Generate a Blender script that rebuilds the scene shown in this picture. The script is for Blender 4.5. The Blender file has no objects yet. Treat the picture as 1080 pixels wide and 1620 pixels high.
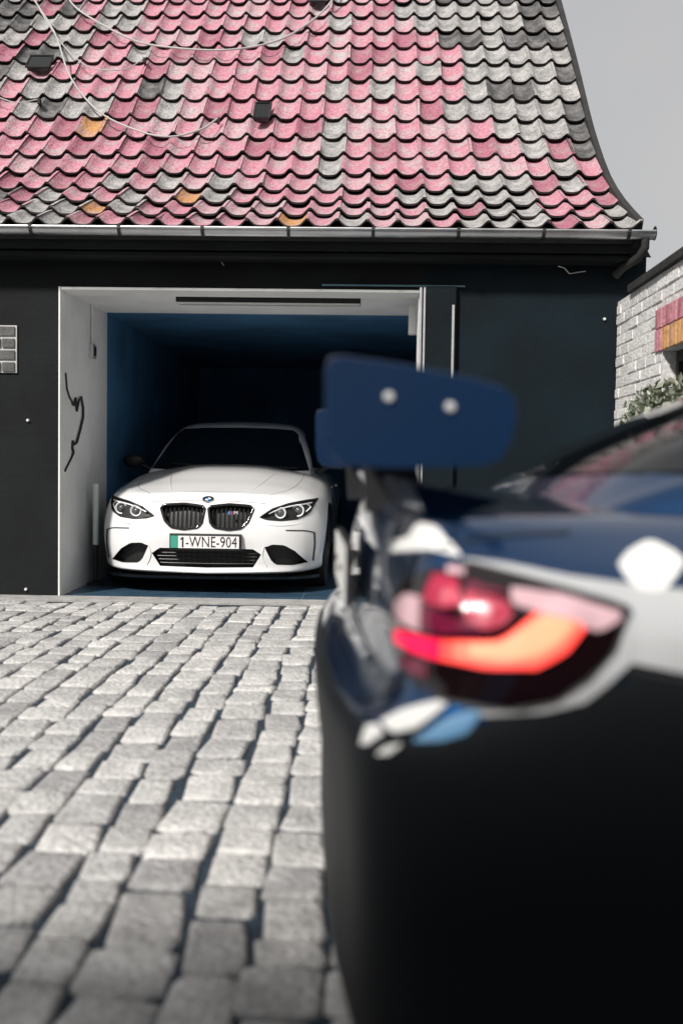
import bpy, bmesh, math, random
import numpy as np
from mathutils import Vector, Matrix
from mathutils.bvhtree import BVHTree
random.seed(7); np.random.seed(7)
R = math.radians
scn = bpy.context.scene
COL = scn.collection

# ------------------------------------------------------------------ camera
F = 1600.0                                   # focal length in photo pixels (1080 x 1620)
CAM = Vector((0, 0, 0.98))
M_CAM = (Matrix.Rotation(R(1.43), 3, 'Z') @ Matrix.Rotation(R(90 - 2.5), 3, 'X') @ Matrix.Rotation(R(0.8), 3, 'Z'))
cam = bpy.data.objects.new('camera', bpy.data.cameras.new('camera')); COL.objects.link(cam)
cam.matrix_world = Matrix.Translation(CAM) @ M_CAM.to_4x4()
cam.data.sensor_fit = 'VERTICAL'; cam.data.sensor_height = 36; cam.data.lens = F / 1620 * 36
cam.data.clip_start = 0.05; cam.data.clip_end = 2000
cam.data.dof.use_dof = True; cam.data.dof.focus_distance = 7.7; cam.data.dof.aperture_fstop = 1.6
scn.camera = cam

# ------------------------------------------------------------------ sky, sun, exposure
SUN_DIR = Vector((-0.50, -0.80, 0.80)).normalized()       # towards the sun: behind the camera, to the left
w = bpy.data.worlds.new('World'); scn.world = w; w.use_nodes = True
nt = w.node_tree; bg = nt.nodes['Background']
sky = nt.nodes.new('ShaderNodeTexSky'); sky.sky_type = 'NISHITA'; sky.sun_disc = False
sky.sun_elevation = math.asin(SUN_DIR.z); sky.sun_rotation = math.atan2(SUN_DIR.x, SUN_DIR.y)
sky.dust_density = 3.0
tc = nt.nodes.new('ShaderNodeTexCoord'); nz = nt.nodes.new('ShaderNodeTexNoise')
nz.inputs['Scale'].default_value = 2.2; nz.inputs['Detail'].default_value = 6
rp = nt.nodes.new('ShaderNodeValToRGB'); rp.color_ramp.elements[0].position = 0.25; rp.color_ramp.elements[1].position = 0.6
rp.color_ramp.elements[0].color = (.66, .66, .66, 1); rp.color_ramp.elements[1].color = (.95, .95, .95, 1)
mx = nt.nodes.new('ShaderNodeMixRGB'); mx.inputs['Color2'].default_value = (4.9, 4.8, 4.7, 1)
nt.links.new(tc.outputs['Generated'], nz.inputs['Vector']); nt.links.new(nz.outputs['Fac'], rp.inputs['Fac'])
nt.links.new(rp.outputs['Color'], mx.inputs['Fac']); nt.links.new(sky.outputs['Color'], mx.inputs['Color1'])
nt.links.new(mx.outputs['Color'], bg.inputs['Color']); bg.inputs['Strength'].default_value = 0.085
sl = bpy.data.lights.new('sun', 'SUN'); sl.energy = 3.6; sl.angle = R(5.0); sl.color = (1, .955, .9)
sun = bpy.data.objects.new('sun', sl); COL.objects.link(sun)
sun.rotation_euler = SUN_DIR.to_track_quat('Z', 'Y').to_euler(); sun.location = (-6, -8, 12)
vs = scn.view_settings; vs.view_transform = 'Standard'; vs.look = 'None'; vs.exposure = 0.45; vs.gamma = 1

# ------------------------------------------------------------------ helpers
def ray(px, py):
    return (M_CAM @ Vector(((px - 540) / F, (810 - py) / F, -1))).normalized()
def at(px, py, axis, val):                   # the point of the pixel's ray on the plane axis = val
    d = ray(px, py); t = (val - CAM[axis]) / d[axis]
    return CAM + d * t
def project(p):
    c = M_CAM.transposed() @ (Vector(p) - CAM)
    if c.z > -0.05: return None
    return 540 - c.x / c.z * F, 810 + c.y / c.z * F

MATS = {}
def mat(name, col, rough=.6, metal=0, var=.15, scale=8, bump=0, bscale=40, coat=0, spec=.5, emit=0, col2=None, detail=6, rvar=0.0, rpos=(.3, .7), dirt=0):
    if name in MATS: return MATS[name]
    m = bpy.data.materials.new(name); m.use_nodes = True; MATS[name] = m
    n = m.node_tree.nodes; l = m.node_tree.links; b = n['Principled BSDF']
    b.inputs['Roughness'].default_value = rough; b.inputs['Metallic'].default_value = metal
    b.inputs['Coat Weight'].default_value = coat; b.inputs['Coat Roughness'].default_value = .04
    b.inputs['Specular IOR Level'].default_value = spec
    t = n.new('ShaderNodeNewGeometry'); src = t.outputs['Position']
    if var or col2:
        x = n.new('ShaderNodeTexNoise'); x.inputs['Scale'].default_value = scale; x.inputs['Detail'].default_value = detail
        l.new(src, x.inputs['Vector'])
        r = n.new('ShaderNodeValToRGB'); r.color_ramp.elements[0].position, r.color_ramp.elements[1].position = rpos
        c2 = col2 or tuple(min(1, c * (1 + var)) for c in col); c1 = col if col2 else tuple(c * (1 - var) for c in col)
        r.color_ramp.elements[0].color = (*c1, 1); r.color_ramp.elements[1].color = (*c2, 1)
        l.new(x.outputs['Fac'], r.inputs['Fac'])
        if dirt:
            d1 = n.new('ShaderNodeTexNoise'); d1.inputs['Scale'].default_value = 38; d1.inputs['Detail'].default_value = 10; d1.inputs['Roughness'].default_value = .75
            l.new(src, d1.inputs['Vector']); d2 = n.new('ShaderNodeValToRGB'); d2.color_ramp.elements[0].position = .36; d2.color_ramp.elements[1].position = .56
            d2.color_ramp.elements[0].color = (1 - dirt,) * 3 + (1,); l.new(d1.outputs['Fac'], d2.inputs['Fac'])
            dm = n.new('ShaderNodeMixRGB'); dm.blend_type = 'MULTIPLY'; dm.inputs['Fac'].default_value = 1
            l.new(r.outputs['Color'], dm.inputs['Color1']); l.new(d2.outputs['Color'], dm.inputs['Color2']); l.new(dm.outputs['Color'], b.inputs['Base Color'])
        else: l.new(r.outputs['Color'], b.inputs['Base Color'])
        if rvar:
            q = n.new('ShaderNodeMapRange'); q.inputs['To Min'].default_value = rough - rvar; q.inputs['To Max'].default_value = rough + rvar
            l.new(x.outputs['Fac'], q.inputs['Value']); l.new(q.outputs['Result'], b.inputs['Roughness'])
    else:
        b.inputs['Base Color'].default_value = (*col, 1)
    if bump:
        y = n.new('ShaderNodeTexNoise'); y.inputs['Scale'].default_value = bscale; y.inputs['Detail'].default_value = 8
        l.new(src, y.inputs['Vector'])
        u = n.new('ShaderNodeBump'); u.inputs['Strength'].default_value = bump; u.inputs['Distance'].default_value = .02
        l.new(y.outputs['Fac'], u.inputs['Height']); l.new(u.outputs['Normal'], b.inputs['Normal'])
    if emit:
        b.inputs['Emission Color'].default_value = (*col, 1); b.inputs['Emission Strength'].default_value = emit
    return m

class MB:
    def __init__(s): s.v = []; s.f = []; s.m = []
    def add(s, vs_, fs, mi=0):
        o = len(s.v); s.v += [tuple(p) for p in vs_]
        for f in fs: s.f.append(tuple(i + o for i in f)); s.m.append(mi)
        return s
    def box(s, a, b, mi=0):
        (x0, y0, z0), (x1, y1, z1) = a, b
        return s.add([(x0,y0,z0),(x1,y0,z0),(x1,y1,z0),(x0,y1,z0),(x0,y0,z1),(x1,y0,z1),(x1,y1,z1),(x0,y1,z1)],
                     [(0,3,2,1),(4,5,6,7),(0,1,5,4),(1,2,6,5),(2,3,7,6),(3,0,4,7)], mi)
    def tube(s, pts, r, n=8, mi=0, closed=False):
        pts = [Vector(p) for p in pts]; N = len(pts); vs_ = []; up = None
        for i, p in enumerate(pts):
            a = pts[(i - 1) % N] if (closed or i) else p
            b = pts[(i + 1) % N] if (closed or i < N - 1) else p
            t = (b - a).normalized() if (b - a).length > 1e-9 else Vector((0, 0, 1))
            if up is None: up = t.orthogonal().normalized()
            up = (up - t * up.dot(t)); up = up.normalized() if up.length > 1e-6 else t.orthogonal().normalized()
            sd = t.cross(up); rr = r[i] if hasattr(r, '__len__') else r
            for k in range(n):
                a_ = 2 * math.pi * k / n
                vs_.append(p + (up * math.cos(a_) + sd * math.sin(a_)) * rr)
        fs = []
        for i in range(N if closed else N - 1):
            for k in range(n):
                j = (i + 1) % N; k2 = (k + 1) % n
                fs.append((i * n + k, i * n + k2, j * n + k2, j * n + k))
        if not closed: fs += [tuple(range(n))[::-1], tuple((N - 1) * n + k for k in range(n))]
        return s.add(vs_, fs, mi)
    def lathe(s, prof, n=32, axis='y', c=(0, 0, 0), mi=0):      # prof: list of (radius, along axis)
        vs_ = []
        for rr, h in prof:
            for k in range(n):
                a = 2 * math.pi * k / n; p, q = rr * math.cos(a), rr * math.sin(a)
                vs_.append({'y': (c[0] + p, c[1] + h, c[2] + q), 'x': (c[0] + h, c[1] + p, c[2] + q), 'z': (c[0] + p, c[1] + q, c[2] + h)}[axis])
        fs = [(i * n + k, i * n + (k + 1) % n, (i + 1) * n + (k + 1) % n, (i + 1) * n + k) for i in range(len(prof) - 1) for k in range(n)]
        return s.add(vs_, fs, mi)
    def mesh(s, name):
        me = bpy.data.meshes.new(name); me.from_pydata(s.v, [], s.f); me.polygons.foreach_set('material_index', s.m); me.update(); return me
    def build(s, name, mats, parent=None, smooth=None, bevel=0):
        me = s.mesh(name)
        bm = bmesh.new(); bm.from_mesh(me); bmesh.ops.recalc_face_normals(bm, faces=bm.faces)
        if bevel: bmesh.ops.bevel(bm, geom=bm.edges[:], offset=bevel, segments=2, affect='EDGES', profile=.6)
        bm.to_mesh(me); bm.free()
        return link(name, me, mats, parent, smooth)

def link(name, me, mats=None, parent=None, smooth=None):
    if mats is not None and not me.materials:
        for m in (mats if isinstance(mats, (list, tuple)) else [mats]): me.materials.append(m)
    if smooth is not None:
        me.polygons.foreach_set('use_smooth', [True] * len(me.polygons))
        if smooth: me.set_sharp_from_angle(angle=R(smooth))
    o = bpy.data.objects.new(name, me); COL.objects.link(o)
    if parent: o.parent = parent
    return o
def tag(o, label=None, cat=None, group=None, kind=None):
    if label: o['label'] = label
    if cat: o['category'] = cat
    if group: o['group'] = group
    if kind: o['kind'] = kind
    return o
def thing(name, label, cat, loc=(0, 0, 0), rz=0, group=None):
    o = bpy.data.objects.new(name, None); COL.objects.link(o); o.location = loc; o.rotation_euler = (0, 0, rz)
    o.empty_display_size = .2
    return tag(o, label, cat, group)
def cr(keys, vals, t):                       # smooth interpolation through keys, any value shape
    keys = np.asarray(keys, float); V = np.asarray(vals, float); n = len(keys)
    m = np.zeros_like(V)
    for i in range(n):
        if i == 0: m[i] = (V[1] - V[0]) / (keys[1] - keys[0])
        elif i == n - 1: m[i] = (V[-1] - V[-2]) / (keys[-1] - keys[-2])
        else:
            a, b = keys[i] - keys[i - 1], keys[i + 1] - keys[i]
            m[i] = ((V[i] - V[i - 1]) / a * b + (V[i + 1] - V[i]) / b * a) / (a + b)
    t = np.clip(np.asarray(t, float), keys[0], keys[-1]); i = np.clip(np.searchsorted(keys, t, 'right') - 1, 0, n - 2)
    h = keys[i + 1] - keys[i]; u = (t - keys[i]) / h
    sh = u.shape + (1,) * (V.ndim - 1); u = u.reshape(sh); h = h.reshape(sh)
    return (2*u**3-3*u**2+1)*V[i] + (u**3-2*u**2+u)*h*m[i] + (-2*u**3+3*u**2)*V[i+1] + (u**3-u**2)*h*m[i+1]

# ------------------------------------------------------------------ materials
tileM = [mat('tile_pink', (.60, .26, .33), .75, scale=7, bump=.9, dirt=.5, bscale=60, col2=(.50, .43, .44), rpos=(.44, .72)),
         mat('tile_rose', (.43, .155, .215), .8, scale=7, bump=.9, dirt=.5, bscale=60, col2=(.42, .29, .30), rpos=(.45, .72)),
         mat('tile_grey', (.27, .265, .26), .85, scale=8, bump=.9, dirt=.5, bscale=50, col2=(.50, .485, .48), rpos=(.32, .66)),
         mat('tile_dark', (.085, .085, .085), .9, scale=9, bump=.9, dirt=.5, bscale=50, col2=(.26, .25, .25), rpos=(.40, .75)),
         mat('tile_orange', (.55, .28, .11), .8, scale=9, bump=.9, dirt=.5, col2=(.50, .33, .30), rpos=(.45, .7)),
         mat('tile_blush', (.58, .33, .38), .8, scale=8, bump=.9, dirt=.5, col2=(.48, .44, .44), rpos=(.42, .68))]
stoneM = [mat('sett_%d' % i, c, .78, var=.22, scale=9, bump=.9, bscale=45, rvar=.1, dirt=.35) for i, c in
          enumerate([(.53, .525, .515), (.47, .465, .46), (.59, .585, .57), (.40, .395, .395), (.65, .64, .625)])]
M_soil = mat('joint_soil', (.016, .030, .048), .95, var=.5, scale=30, bump=.8)
M_barn = mat('barn_black_render', (.006, .0075, .0085), .8, var=.4, scale=2, bump=.2, bscale=25, spec=.25)
M_barn2 = mat('barn_blue_black_paint', (.0008, .0062, .0100), .65, var=.6, scale=1.6, bump=.12, bscale=25, spec=.2)
M_wood = mat('dark_timber', (.02, .02, .02), .8, var=.4, bump=.3)
M_white = mat('white_plaster', (.70, .71, .72), .8, var=.07, scale=3, bump=.12, bscale=60)
M_navy = mat('navy_wall', (.05, .16, .30), .7, var=.3, scale=2, bump=.1)  # navy puts the fading light of the deep garage into its walls
M_zinc = mat('zinc', (.55, .56, .57), .38, 1, var=.12, scale=6, rvar=.08)
M_steel = mat('galvanised_rail', (.62, .63, .64), .42, .8, var=.1, scale=20)
M_black = mat('black_metal', (.015, .015, .016), .5, 0, var=0)
M_trim = mat('white_trim', (.72, .73, .72), .5, var=.06, scale=6)
M_conc = mat('threshold_concrete', (.34, .335, .325), .85, var=.2, scale=9, bump=.4)
M_ftile = mat('floor_tile_blue', (.035, .075, .12), .35, var=.25, scale=5, rvar=.1)
M_grout = mat('pale_grout', (.42, .46, .48), .9, var=.1)
M_brickw = [mat('whitewashed_brick_%d' % i, c, .85, var=.14, scale=18, bump=.6, bscale=50) for i, c in
            enumerate([(.66, .655, .645), (.60, .595, .585), (.70, .695, .685)])]
M_mort = mat('pale_mortar', (.58, .57, .56), .95, var=.2, scale=20, bump=.6)
M_cable = mat('white_cable', (.42, .42, .41), .5, var=.1)
M_glass_dark = mat('dark_glass', (.004, .005, .006), .03, 0, var=0, spec=.5)
M_rubber = mat('tyre_rubber', (.018, .018, .018), .8, var=.1, bump=.1)
M_leaf = [mat('leaf_%d' % i, c, .55, var=.25, scale=20) for i, c in enumerate([(.06, .08, .045), (.15, .17, .11), (.34, .35, .29)])]

# ------------------------------------------------------------------ ground and pavement
g = MB().add([(-300, -300, -.06), (300, -300, -.06), (300, 300, -.06), (-300, 300, -.06)], [(0, 1, 2, 3)]).build('ground', M_soil)
tag(g, 'bare dark earth under and around the cobbled yard', 'ground', kind='structure')
YW = 7.40                                     # plane of the barn's front wall
pav = MB().add([(-6, -4, -.012), (7, -4, -.012), (7, YW - .20, -.012), (-6, YW - .20, -.012)], [(0, 1, 2, 3)]).build('pavement', M_soil)
tag(pav, 'yard paved with pale grey cobblestones in dark joints', 'pavement', kind='structure')

def sett_mesh(k):
    rnd = random.Random(100 + k); rings = []
    for inset, z in ((0.0, -.06), (0.0, -.010), (.03, -.0015), (.14, .0005)):
        ring = []
        for sx, sy in ((-1, -.80), (-.80, -1), (.80, -1), (1, -.80), (1, .80), (.80, 1), (-.80, 1), (-1, .80)):
            ring.append((sx * (.5 - inset * .9), sy * (.5 - inset * .75), z))
        rings.append(ring)
    jit = [(rnd.uniform(-.075, .06), rnd.uniform(-.05, .04), rnd.uniform(-.003, .003)) for _ in range(8)]
    vs_ = []
    for q, ring in enumerate(rings):
        for k2, p in enumerate(ring):
            j = jit[k2]; vs_.append((p[0] + j[0], p[1] + j[1], p[2] + (j[2] if q > 1 else 0)))
    vs_.append((0, 0, rnd.uniform(.0, .003)))
    fs = [(i * 8 + a, i * 8 + (a + 1) % 8, (i + 1) * 8 + (a + 1) % 8, (i + 1) * 8 + a) for i in range(3) for a in range(8)]
    fs += [(24 + a, 24 + (a + 1) % 8, 32) for a in range(8)]
    return vs_, fs
SETT = [sett_mesh(k) for k in range(10)]
sett_me = []
for k, (v_, f_) in enumerate(SETT):
    me = MB().add(v_, f_).mesh('cobble'); me.materials.append(stoneM[0])
    me.polygons.foreach_set('use_smooth', [True] * len(me.polygons)); sett_me.append(me)
stones = []
PX = .158
CW = {}; CX = {}; _x = -5.3; _r = random.Random(21)
for c in range(-33, 40): CW[c] = _r.uniform(.132, .178); CX[c] = _x + CW[c] / 2; _x += CW[c]
rnd = random.Random(3)
for c in range(-33, 40):
    y = -3.6 + rnd.uniform(0, .2); x0 = CX[c]
    while y < YW - .40:
        ln = rnd.uniform(.17, .25) if rnd.random() < .75 else rnd.uniform(.11, .32)
        if y + ln > YW - .22: ln = max(.08, YW - .225 - y)
        yc = y + ln / 2
        bend = .020 * math.sin(yc * .8 + .4) + .006 * math.sin(yc * 2.1 + c * .7)
        stones.append((x0 + bend + rnd.uniform(-.007, .007), yc, rnd.uniform(-.005, .003), CW[c] - rnd.uniform(.006, .024), ln - rnd.uniform(.004, .012),
                       rnd.uniform(-.05, .05), rnd.randrange(10), rnd.choices(range(5), (5, 4, 4, 2, 2))[0], rnd.uniform(-.012, .012), rnd.uniform(-.014, .014)))
        y += ln
def vis_area(s):
    p = project((s[0], s[1], 0))
    if not p or not (-20 < p[0] < 640 and 930 < p[1] < 1660): return 0
    if p[0] > 570 and p[1] > 1240: return 0
    return 1 / s[1] ** 2
order = sorted(range(len(stones)), key=lambda i: -vis_area(stones[i]))
solo = set(i for i in order[:300] if vis_area(stones[i]) > 0)
rest = MB()
for i, (x, y, z, wx, ly, rz, k, m, tx, ty) in enumerate(stones):
    T = Matrix.Translation((x, y, z)) @ Matrix.Rotation(rz, 4, 'Z') @ Matrix.Rotation(tx, 4, 'X') @ Matrix.Rotation(ty, 4, 'Y') @ Matrix.Diagonal((wx, ly, 1, 1))
    if i in solo:
        o = bpy.data.objects.new('cobble', sett_me[k]); COL.objects.link(o); o.matrix_world = T; o.parent = pav
        o.material_slots[0].link = 'OBJECT'; o.material_slots[0].material = stoneM[m]
    elif y > -2.2 or True:
        rest.add([T @ Vector(p) for p in SETT[k][0]], SETT[k][1], m)
o = rest.build('cobbles', stoneM, pav, smooth=0); tag(o, kind='stuff')
th = MB().box((-2.9, YW - .215, -.05), (1.78, YW + .02, .006)).build('threshold', M_conc, bevel=.004)
tag(th, 'smooth concrete threshold strip across the garage doorway', 'threshold', kind='structure')

# ------------------------------------------------------------------ barn
barn = thing('barn', 'black walled old barn with pink and grey pantile roof and open garage doorway', 'barn', (-.9, YW, 0))
BI = Matrix.Translation((.9, -YW, 0))
def bp(name, mb, mats, parent=None, smooth=None, bevel=0):       # a barn part given in world coordinates
    if parent is None or parent is barn:
        mb.v = [tuple(BI @ Vector(p)) for p in mb.v]; return mb.build(name, mats, barn, smooth, bevel)
    mb.v = [tuple(BI @ Vector(p)) for p in mb.v]; return mb.build(name, mats, parent, smooth, bevel)
JX0, JX1, JZ = -2.27, .385, 2.275
XR = 1.78                                     # right end of the barn's front, where the white wall starts
bp('wall', MB().box((-6.2, YW, -.05), (JX0, YW + .26, 2.66)), M_barn)
bp('wall', MB().box((JX1, YW, -.05), (XR + .20, YW + .26, 2.66)), M_barn2)
bp('lintel', MB().box((JX0, YW, JZ), (JX1, YW + .26, 2.66)), M_barn)
bp('wall', MB().box((XR + .02, YW + .262, -.05), (XR + .20, 14.6, 2.66)), M_barn)
bp('jamb', MB().box((JX0 - .0, YW - .012, 0.0), (JX0 + .014, YW + .264, JZ - .0)), M_trim, bevel=.004)
bp('jamb', MB().box((JX1 - .03, YW + .03, 0.0), (JX1 - .002, YW + .264, JZ)), M_trim, bevel=.004)
bp('head_trim', MB().box((JX0 + .016, YW - .008, JZ - .022), (JX1 + .1, YW + .262, JZ - .002)), M_trim, bevel=.004)
# garage room: white painted front bay, then navy painting in the shade deeper inside
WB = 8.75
bp('garage_wall', MB().box((JX0 - .10, YW + .266, -.02), (JX0 + .006, WB, JZ + .09)), M_white)
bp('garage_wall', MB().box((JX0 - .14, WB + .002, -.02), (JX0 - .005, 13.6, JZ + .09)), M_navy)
bp('garage_wall', MB().box((JX1 + .12, YW + .266, -.02), (JX1 + .2, WB, JZ + .09)), M_white)
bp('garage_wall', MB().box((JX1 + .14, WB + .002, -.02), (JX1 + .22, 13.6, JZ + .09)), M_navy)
bp('ceiling', MB().box((JX0 - .09, YW + .266, JZ + .002), (JX1 + .18, WB - .1, JZ + .06)), M_white)
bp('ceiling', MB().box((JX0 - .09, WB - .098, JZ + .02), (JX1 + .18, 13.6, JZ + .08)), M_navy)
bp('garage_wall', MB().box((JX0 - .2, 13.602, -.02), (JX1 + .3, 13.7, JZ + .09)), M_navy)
fl = bp('garage_floor', MB().box((JX0 - .09, YW + .022, -.05), (JX1 + .18, 13.6, -.002)), M_grout)
tme = MB().box((-.146, -.146, -.012), (.146, .146, .004)).mesh('floor_tile'); tme.materials.append(M_ftile)
for i in range(9):
    for j in range(20):
        o = bpy.data.objects.new('floor_tile', tme); COL.objects.link(o); o.parent = fl
        o.location = BI @ Vector((JX0 + .145 + i * .30, YW + .172 + j * .30, 0))
# right door leaf folded back, guide rail and fittings
dl = bp('door_leaf', MB().box((JX1 + .02, YW - .055, .05), (JX1 + .235, YW - .006, JZ + .02)), M_barn2, bevel=.004)
bp('edge_strip', MB().box((JX1 + .205, YW - .066, 1.62), (JX1 + .222, YW - .0555, 2.16)), M_steel, dl)
gr = bp('guide_rail', MB().box((JX1 - .028, YW - .05, .02), (JX1 - .012, YW - .014, JZ + .01)), M_steel)
bp('guide_channel', MB().box((JX1 + .0, YW - .05, .02), (JX1 + .014, YW - .014, JZ + .01)), M_steel, gr)
bp('guide_web', MB().box((JX1 - .0115, YW - .03, .02), (JX1 - .0005, YW - .02, JZ)), M_black, gr)
bp('top_rail', MB().box((-.35, YW - .02, JZ + .020), (JX1 + .3, YW - .002, JZ + .032)), mat('blue_steel', (.1, .18, .22), .4, .6))
bp('bracket_box', MB().box((JX1 - .09, YW + .29, 2.0), (JX1 - .0, YW + .40, 2.21)), M_trim, bevel=.006)
for px_, py_ in ((45, 665), (42, 932), (955, 505)):
    p = at(px_, py_, 1, YW)
    bp('wall_bolt', MB().lathe([(0, -.02), (.008, -.02), (.011, -.012), (.011, 0)], 12, 'y', tuple(p)), M_trim, smooth=40)

# brickwork showing in the black render, far left
bp_ = thing('brick_panel', 'small panel of bare grey bricks set in the black barn wall', 'brickwork', (-2.9, YW, 1.7))
z0, z1 = at(10, 590, 1, YW).z, at(10, 515, 1, YW).z; x1 = at(28, 550, 1, YW).x
bx_ = MB().box((x1 - .46 + 2.9, -.014, z0 - 1.7), (x1 + 2.9, -.001, z1 - 1.7)).build('mortar_bed', mat('light_mortar', (.5, .5, .49), .9), bp_)
M_gb = mat('grey_brick', (.10, .10, .10), .85, var=.3, bump=.5)
rows = 4; bh = (z1 - z0) / rows
for r_ in range(rows):
    xx = x1 + 2.9 - .012 - (.0 if r_ % 2 else .105)
    while xx > x1 + 2.9 - .45:
        a = max(xx - .195, x1 + 2.9 - .455)
        MB().box((a, -.026, z0 - 1.7 + r_ * bh + .010), (xx, -.0145, z0 - 1.7 + (r_ + 1) * bh - .010)).build('brick', M_gb, bx_, bevel=.003); xx -= .215
    if r_ % 2 == 0:
        MB().box((x1 + 2.9 - .105, -.026, z0 - 1.7 + r_ * bh + .010), (x1 + 2.9 - .014, -.0145, z0 - 1.7 + (r_ + 1) * bh - .010)).build('brick', M_gb, bx_, bevel=.003)

# roof profile (Y, z), flaring out at the eaves
PROF = [(7.08, 2.68), (7.55, 2.925), (8.05, 3.24), (8.58, 3.70), (9.47, 4.67), (10.75, 6.03), (11.9, 7.25)]
pk = [0]
for a, b in zip(PROF, PROF[1:]): pk.append(pk[-1] + math.dist(a, b))
def prof(s):
    if s < 0:
        p = cr(pk, PROF, [0, .05]); d = (p[1] - p[0]) / .05; return p[0] + d * s
    return cr(pk, PROF, [s])[0]
def pdir(s): a, b = prof(max(s - .03, -.02)), prof(s + .03); d = b - a; return d / np.linalg.norm(d)
RX0, RX1 = -5.6, 1.835
deck = MB(); ss = np.linspace(.0, pk[-1], 30)
vs_ = []
for s in ss:
    y, z = prof(s); dy, dz = pdir(s); y += dz * .085; z -= dy * .085
    vs_ += [(RX0, y, z), (RX1 - .02, y, z), (RX1 - .02, y + .05 * dz, z - .05 * dy), (RX0, y + .05 * dz, z - .05 * dy)]
n_ = len(ss)
fs = [(4*i + a, 4*i + (a + 1) % 4, 4*i + 4 + (a + 1) % 4, 4*i + 4 + a) for i in range(n_ - 1) for a in range(4)] + [(0, 1, 2, 3), (4*n_-1, 4*n_-2, 4*n_-3, 4*n_-4)]
roof = bp('roof', MB().add(vs_, fs), M_wood)
# back slope of the roof and gable, so the barn is whole from the side
ry, rz_ = PROF[-1]
bp('back_roof', MB().add([(RX0, ry, rz_ + .03), (RX1, ry, rz_ + .03), (RX1, ry + 4.4, 2.7), (RX0, ry + 4.4, 2.7), (RX0, ry, rz_ - .05), (RX1, ry, rz_ - .05), (RX1, ry + 4.4, 2.62), (RX0, ry + 4.4, 2.62)],
    [(0, 1, 2, 3), (7, 6, 5, 4), (0, 4, 5, 1), (1, 5, 6, 2), (2, 6, 7, 3), (3, 7, 4, 0)]), tileM[1])
gv = [(y + .12, z - .2) for y, z in PROF] + [(ry + 4.2, 2.62), (7.4, 2.62)]
gm = MB(); n_ = len(gv)
gm.add([(XR + .04, y, z) for y, z in gv] + [(XR + .18, y, z) for y, z in gv], [tuple(range(n_)), tuple(range(2*n_-1, n_-1, -1))] + [(i, (i+1) % n_, n_ + (i+1) % n_, n_ + i) for i in range(n_)])
bp('gable', gm, M_barn)
# pantile: S-wave across (x 0..1 of the pitch), z up from the deck, y down the slope
TW, TE = .2075, .328
def wave(t): return .025 * math.cos(2 * math.pi * t - .22) + .009 * math.cos(4 * math.pi * t - .44) + .002 * math.cos(6 * math.pi * t - .66)
tv, tf = [], []; NA = 12
for lay in (0, 1):
    for j, (yy, lift) in enumerate(((-.02, .058), (.20, .037), (TE + .07, .010))):
        for a in range(NA):
            t = a / (NA - 1) * 1.10
            tv.append(((t - .5) * TW, yy, wave(t) + lift - lay * .015 + (.004 if a == NA - 1 else 0)))
def ti(l_, j, a): return l_ * 3 * NA + j * NA + a
for j in range(2):
    for a in range(NA - 1):
        tf.append((ti(0, j, a), ti(0, j, a + 1), ti(0, j + 1, a + 1), ti(0, j + 1, a)))
NTOP = len(tf)
for a in range(NA - 1): tf.append((ti(1, 0, a), ti(1, 0, a + 1), ti(0, 0, a + 1), ti(0, 0, a)))
for j in range(2):
    tf.append((ti(1, j, 0), ti(0, j, 0), ti(0, j + 1, 0), ti(1, j + 1, 0))); tf.append((ti(1, j, NA-1), ti(1, j + 1, NA-1), ti(0, j + 1, NA-1), ti(0, j, NA-1)))
for a in range(0, NA - 1): tf.append((ti(1, 0, a), ti(1, 2, a), ti(1, 2, a + 1), ti(1, 0, a + 1)))
M_tile_shade = mat('sooty_tile_edge', (.035, .03, .03), .95, var=.4)  # dark tile ends and undersides paint in the shadow lines between rows
tmesh = MB().add(tv, tf[:NTOP]).add([], []).mesh('x'); bpy.data.meshes.remove(tmesh)
_t = MB().add(tv, tf); _t.m = [0 if i < NTOP else 1 for i in range(len(tf))]
tmesh = _t.mesh('roof_tile'); tmesh.materials.append(tileM[0]); tmesh.materials.append(M_tile_shade)
bm = bmesh.new(); bm.from_mesh(tmesh); bmesh.ops.recalc_face_normals(bm, faces=bm.faces); bm.to_mesh(tmesh); bm.free()
tmesh.polygons.foreach_set('use_smooth', [True] * len(tmesh.polygons)); tmesh.set_sharp_from_angle(angle=R(40))
rt = random.Random(11)
from mathutils import noise
def tile_kind(p):
    if not p: return rt.choices(range(6), (4, 3, 4, 1, .1, 1))[0]
    x, y = p; q = noise.noise(Vector((x / 95, y / 70, 3.1))) + .35 * rt.uniform(-1, 1)      # weathered patches run over several tiles
    edge = x - (700 + 85 * (y / 200) + max(0, y - 200) * .95)          # grey weathered area along the right verge
    if edge > 105 and y < 325: return rt.choices((2, 3, 1), (2, 5, .35))[0]
    if edge > -25 and y < 335: return rt.choices((2, 3, 0, 1), (6, 2.4, .5, .5))[0]
    if x < 110 and y < 110: return rt.choices((2, 3, 1), (5, 4, 1.5))[0]
    if rt.random() < .010: return 4
    t = .15 if x < 270 else (.16 if y > 285 else .36)
    if q > t: return rt.choices((2, 3), (8, 1 if x < 300 else .3))[0]
    if q > t - .12: return 5 if x > 250 else 1
    return rt.choices((0, 1, 5), (6, 2.2 if x < 300 else 1.2, 1))[0]
tiles = []
ncol = int((RX1 - RX0) / TW)
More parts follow.
